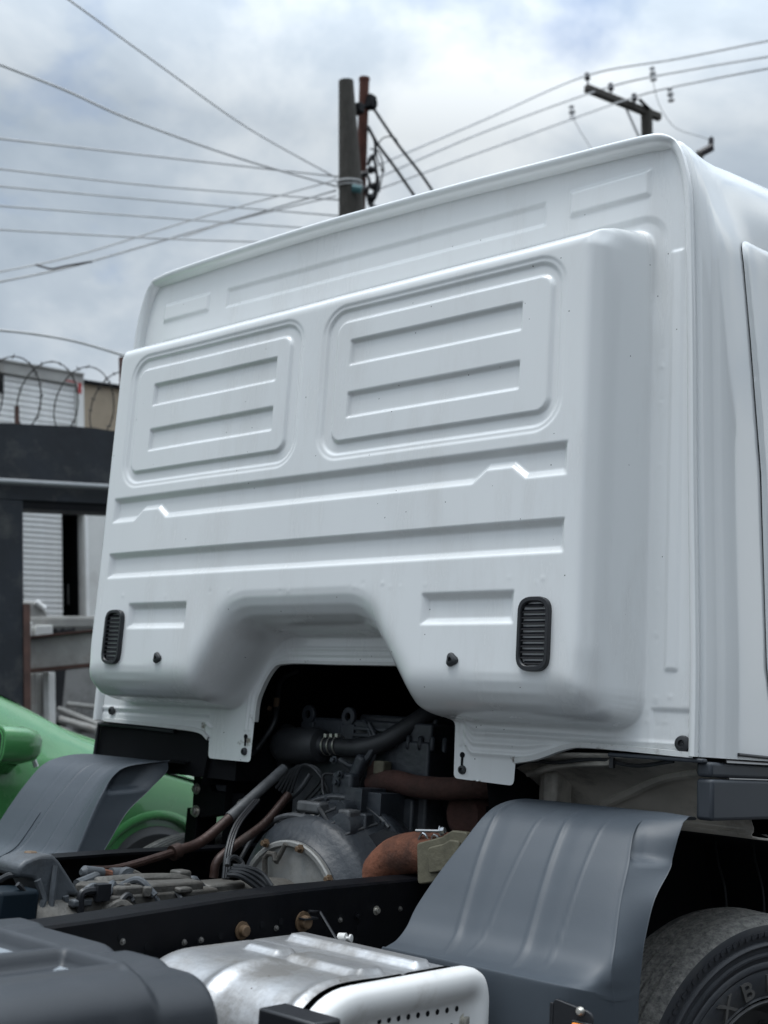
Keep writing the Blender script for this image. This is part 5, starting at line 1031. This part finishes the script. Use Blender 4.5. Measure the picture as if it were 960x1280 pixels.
b = MB(); b.tube([top + d * L * t for t in np.linspace(0, 1.02, 8)], 6.6 * k_, 12); b.lathe([(7.0 * k_, 0), (7.4 * k_, .02), (7.0 * k_, .05)], top, d, 12); b.build('pole_shaft', RUSTPOLE, rp)
b = MB(); b.box(deep(448, 136, D1 + .1), (.12, .1, .12)); b.box(deep(463, 128, D1 + .3), (.12, .1, .16)); b.build('pole_bracket', FRAME, rp, bevel=.01)
b = MB(); b.tube(spline([deep(461, 119, D1 + .3), deep(468, 126, D1 + .3), deep(467, 134, D1 + .3), deep(460, 134, D1 + .3)], 5), .035, 8); b.build('pole_pulley', FRAME, rp)
b = MB()
kn = [[(460, 160), (466, 170), (469, 180), (468, 195), (463, 200), (460, 206)], [(461, 200), (466, 195), (470, 210), (471, 225), (468, 240), (462, 248)], [(462, 210), (468, 212), (473, 226), (470, 244), (464, 252), (460, 243)], [(459, 235), (466, 234), (469, 244), (464, 258), (466, 272)], [(458, 216), (462, 228), (459, 240), (462, 256)], [(470, 178), (472, 200), (478, 214), (474, 240)], [(463, 186), (474, 190), (480, 214), (476, 212)]]
for q_, ks in enumerate(kn):
    b.tube(spline([deep(x, y, D1 + .2 + .06 * (i % 3)) for i, (x, y) in enumerate(ks)], 6), .020 if q_ < 5 else .009, 6)
for x, y in ((466, 214), (468, 236), (463, 250), (455, 222), (453, 240)): b.lathe([(.01, 0), (.045, .02), (.05, .06), (.01, .08)], deep(x, y, D1 + .25), (rng.normal(), rng.normal(), 1), 8)
tag(b.build('cable_tangle', WIREB, None, recenter=True), 'tangle of black service cables and clamps hanging on the right of the two poles', 'cables')
D2 = 21.0; k2 = D2 / FPX
cp, top, d, L, base = pole_between(808, 137, 809, 175, D2, .1, .12, 'crossarm_pole', WOODP, 'dark power pole with a slanting crossarm and three insulators, above the cab roof', 14)
b = MB(); b.tube([top + d * L * t for t in np.linspace(0, 1.02, 8)], 7.2 * k2, 12); b.build('pole_shaft', WOODP, cp)
c0, c1 = deep(732, 110, D2 - .6), deep(825, 147, D2 + .1)
b = MB(); dv = c1 - c0; Lc = np.linalg.norm(dv); dv /= Lc; s_ = np.cross(dv, V3(0, 0, 1)); s_ /= np.linalg.norm(s_); b.box((c0 + c1) / 2, (Lc, .11, .13), np.stack([dv, s_, np.cross(s_, dv)], 1)); arm_ = b.build('crossarm', WOODP, cp, bevel=.015)
b = MB(); b.tube([deep(782, 134, D2 - .2), deep(799, 172, D2 - .05)], .022, 6); b.build('crossarm_brace', WIREM, cp)
b = MB(); b.tube([deep(799, 124, D2 - .15), deep(811, 136, D2 - .1)], .03, 8); b.build('arm_bracket', FRAME, cp)
for x, y in ((735, 105), (764.5, 118), (794, 131)):
    b = MB(); p = deep(x, y, D2 - .3); b.lathe([(.015, 0), (.015, .08), (.05, .09), (.055, .12), (.03, .14), (.048, .16), (.045, .20), (.02, .22)], p, UB, 12); b.build('insulator', INSUL, arm_)
D3 = 19.0
fp = thing('far_pole', (0, 0, 0), 'dark pole tip with stub arm peeping over the right corner of the cab roof', 'utility pole')
top = deep(878, 190, D3); base = V3(top[0], top[1], -Z0); fp.location = V3(base[0], base[1], 0); fp['_base'] = [base[0], base[1], 0]
b = MB(); b.tube([deep(877, 190, D3), deep(871, 200, D3), V3(deep(868, 215, D3)[0], deep(868, 215, D3)[1], deep(868, 215, D3)[2]), V3(base[0], base[1], -Z0 - .2)], [.06, .08, .10, .13], 10); b.build('pole_shaft', WOODP, fp)
b = MB(); b.tube([deep(873, 193, D3), deep(890, 184, D3)], .07, 8); b.tube([deep(888.5, 188, D3), deep(889, 173, D3)], [.05, .045], 8); b.tube([deep(889, 176, D3), deep(889, 171, D3)], [.03, .02], 8); b.build('stub_arm', INSUL, fp)
def wire(pts, depths, r, label, m=WIREM, group='overhead wires', name='power_line'):
    P = [deep(x, y, dd_) for (x, y), dd_ in zip(pts, depths)]; b = MB()
    if pts[0][0] < 0 or pts[0][1] < 0: P = [P[0] + (P[0] - P[1]) * 1.6] + P
    if pts[-1][0] > 960: P = P + [P[-1] + (P[-1] - P[-2]) * 2.5]
    b.tube(spline(P, 8), r * .95, 6); return tag(b.build(name, m, None, recenter=True), label, 'wire', group)
wire([(70, -12), (200, 82), (310, 160), (420, 222)], [10, 11.3, 12.6, D1], 0.00935, 'steepest wire, dropping from the top left edge to the wooden pole')
wire([(-20, 73), (82, 113), (165, 150), (300, 198), (420, 233)], [9, 10.2, 11.2, 12.6, D1], 0.01233, 'thick wire sloping from the upper left edge to the wooden pole')
wire([(-20, 171), (200, 196), (425, 221)], [11, 12.5, D1], 0.01147, 'first of the five near level wires on the left, the topmost')
wire([(-20, 209), (200, 233), (425, 250)], [11, 12.5, D1], 0.00977, 'second from the top of the five near level wires on the left')
wire([(-20, 231), (200, 251), (425, 270)], [11, 12.5, D1], 0.00977, 'middle one of the five near level wires on the left')
wire([(-20, 256), (200, 272), (425, 288)], [11, 12.5, D1], 0.00977, 'fourth from the top of the five near level wires on the left')
wire([(-20, 286), (200, 298), (380, 304), (425, 305)], [11, 12.5, 13.7, D1], 0.00977, 'lowest of the five near level wires on the left')
wire([(-20, 344), (100, 318), (250, 272), (420, 225)], [11, 12, 13, D1], 0.01063, 'upper of the twin wires rising from the lower left sky to the wooden pole')
w9 = wire([(-20, 356), (60, 340), (120, 325), (250, 287), (420, 238)], [11, 11.6, 12.1, 13, D1], 0.01317, 'lower of the twin wires rising from the lower left sky to the wooden pole')
wire([(230, 296), (300, 274), (420, 245)], [12.8, 13.3, D1], 0.00893, 'short thin wire just under the twin wires, left of the wooden pole')
wire([(45, 331), (55, 334), (66, 336), (85, 332), (115, 327)], [11.5] * 5, .011, 'dark splice hanging between the twin wires at left', WIREB, None, 'wire_splice')
wire([(-20, 411), (40, 417), (100, 428), (170, 449)], [9.6, 9.7, 9.8, 10], .0125, 'sagging wire over the razor coil, left of the cab')
RW = 'wires over the cab roof'
wire([(470, 207), (600, 152), (735, 94), (850, 73), (990, 45)], [D1 + 1, 17.5, D2 - .3, 19, 16], .0175, 'topmost of the three wires on the crossarm insulators', WIREM, RW)
wire([(472, 222), (610, 163), (764, 108), (870, 86), (990, 66)], [D1 + 1, 17.5, D2 - .3, 19, 16], .0175, 'middle of the three wires on the crossarm insulators', WIREM, RW)
wire([(474, 236), (640, 176), (794, 121), (880, 101), (990, 80)], [D1 + 1, 17.5, D2 - .3, 19, 16], .0175, 'lowest of the three wires on the crossarm insulators', WIREM, RW)
wire([(466, 134), (482, 158), (500, 184), (528, 220), (552, 256)], [D1 + .3] * 5, .019, 'outer of the two cables dropping right from the rusty pole to behind the roof', WIREB, RW, 'drop_cable')
wire([(460, 158), (472, 180), (492, 207), (512, 236), (530, 262)], [D1 + .3] * 5, .020, 'inner of the two cables dropping right from the rusty pole to behind the roof', WIREB, RW, 'drop_cable')
wire([(470, 183), (480, 172), (493, 172), (499, 182)], [D1 + .3] * 4, .008, 'small loop of thin wire joining the two drop cables', WIREB, RW, 'drop_cable')
wire([(464, 255), (476, 262), (492, 275)], [D1 + .3] * 3, .014, 'short cable end low beside the rusty pole, above the roof edge', WIREB, RW, 'drop_cable')
wire([(714, 132), (716, 146), (726, 165), (742, 190)], [20] * 4, .007, 'faint thin wire hanging left of the crossarm pole', WIREM, RW)
wire([(815, 88), (818, 110), (826, 135), (845, 160), (880, 172), (892, 178)], [19.5] * 6, .007, 'faint thin jumper looping down right of the crossarm pole', WIREM, RW)
for (x, y), lb_ in (((715, 140), 'pale spacer hung on the wires left of the crossarm'), ((816, 92), 'pale spacer hung on the wires right of the crossarm'), ((838, 118), 'small insulator hanging below the wires right of the crossarm pole')):
    b = MB(); p = deep(x, y, 20); b.lathe([(.02, -.14), (.06, -.12), (.03, -.06), (.06, 0), (.03, .06), (.05, .10), (.01, .14)], p, UB, 10); tag(b.build('wire_spacer', WIREM, None, recenter=True), lb_, 'insulator', 'fittings on the overhead wires')
for o in list(bpy.data.objects):
    if '_base' in o: del o['_base']
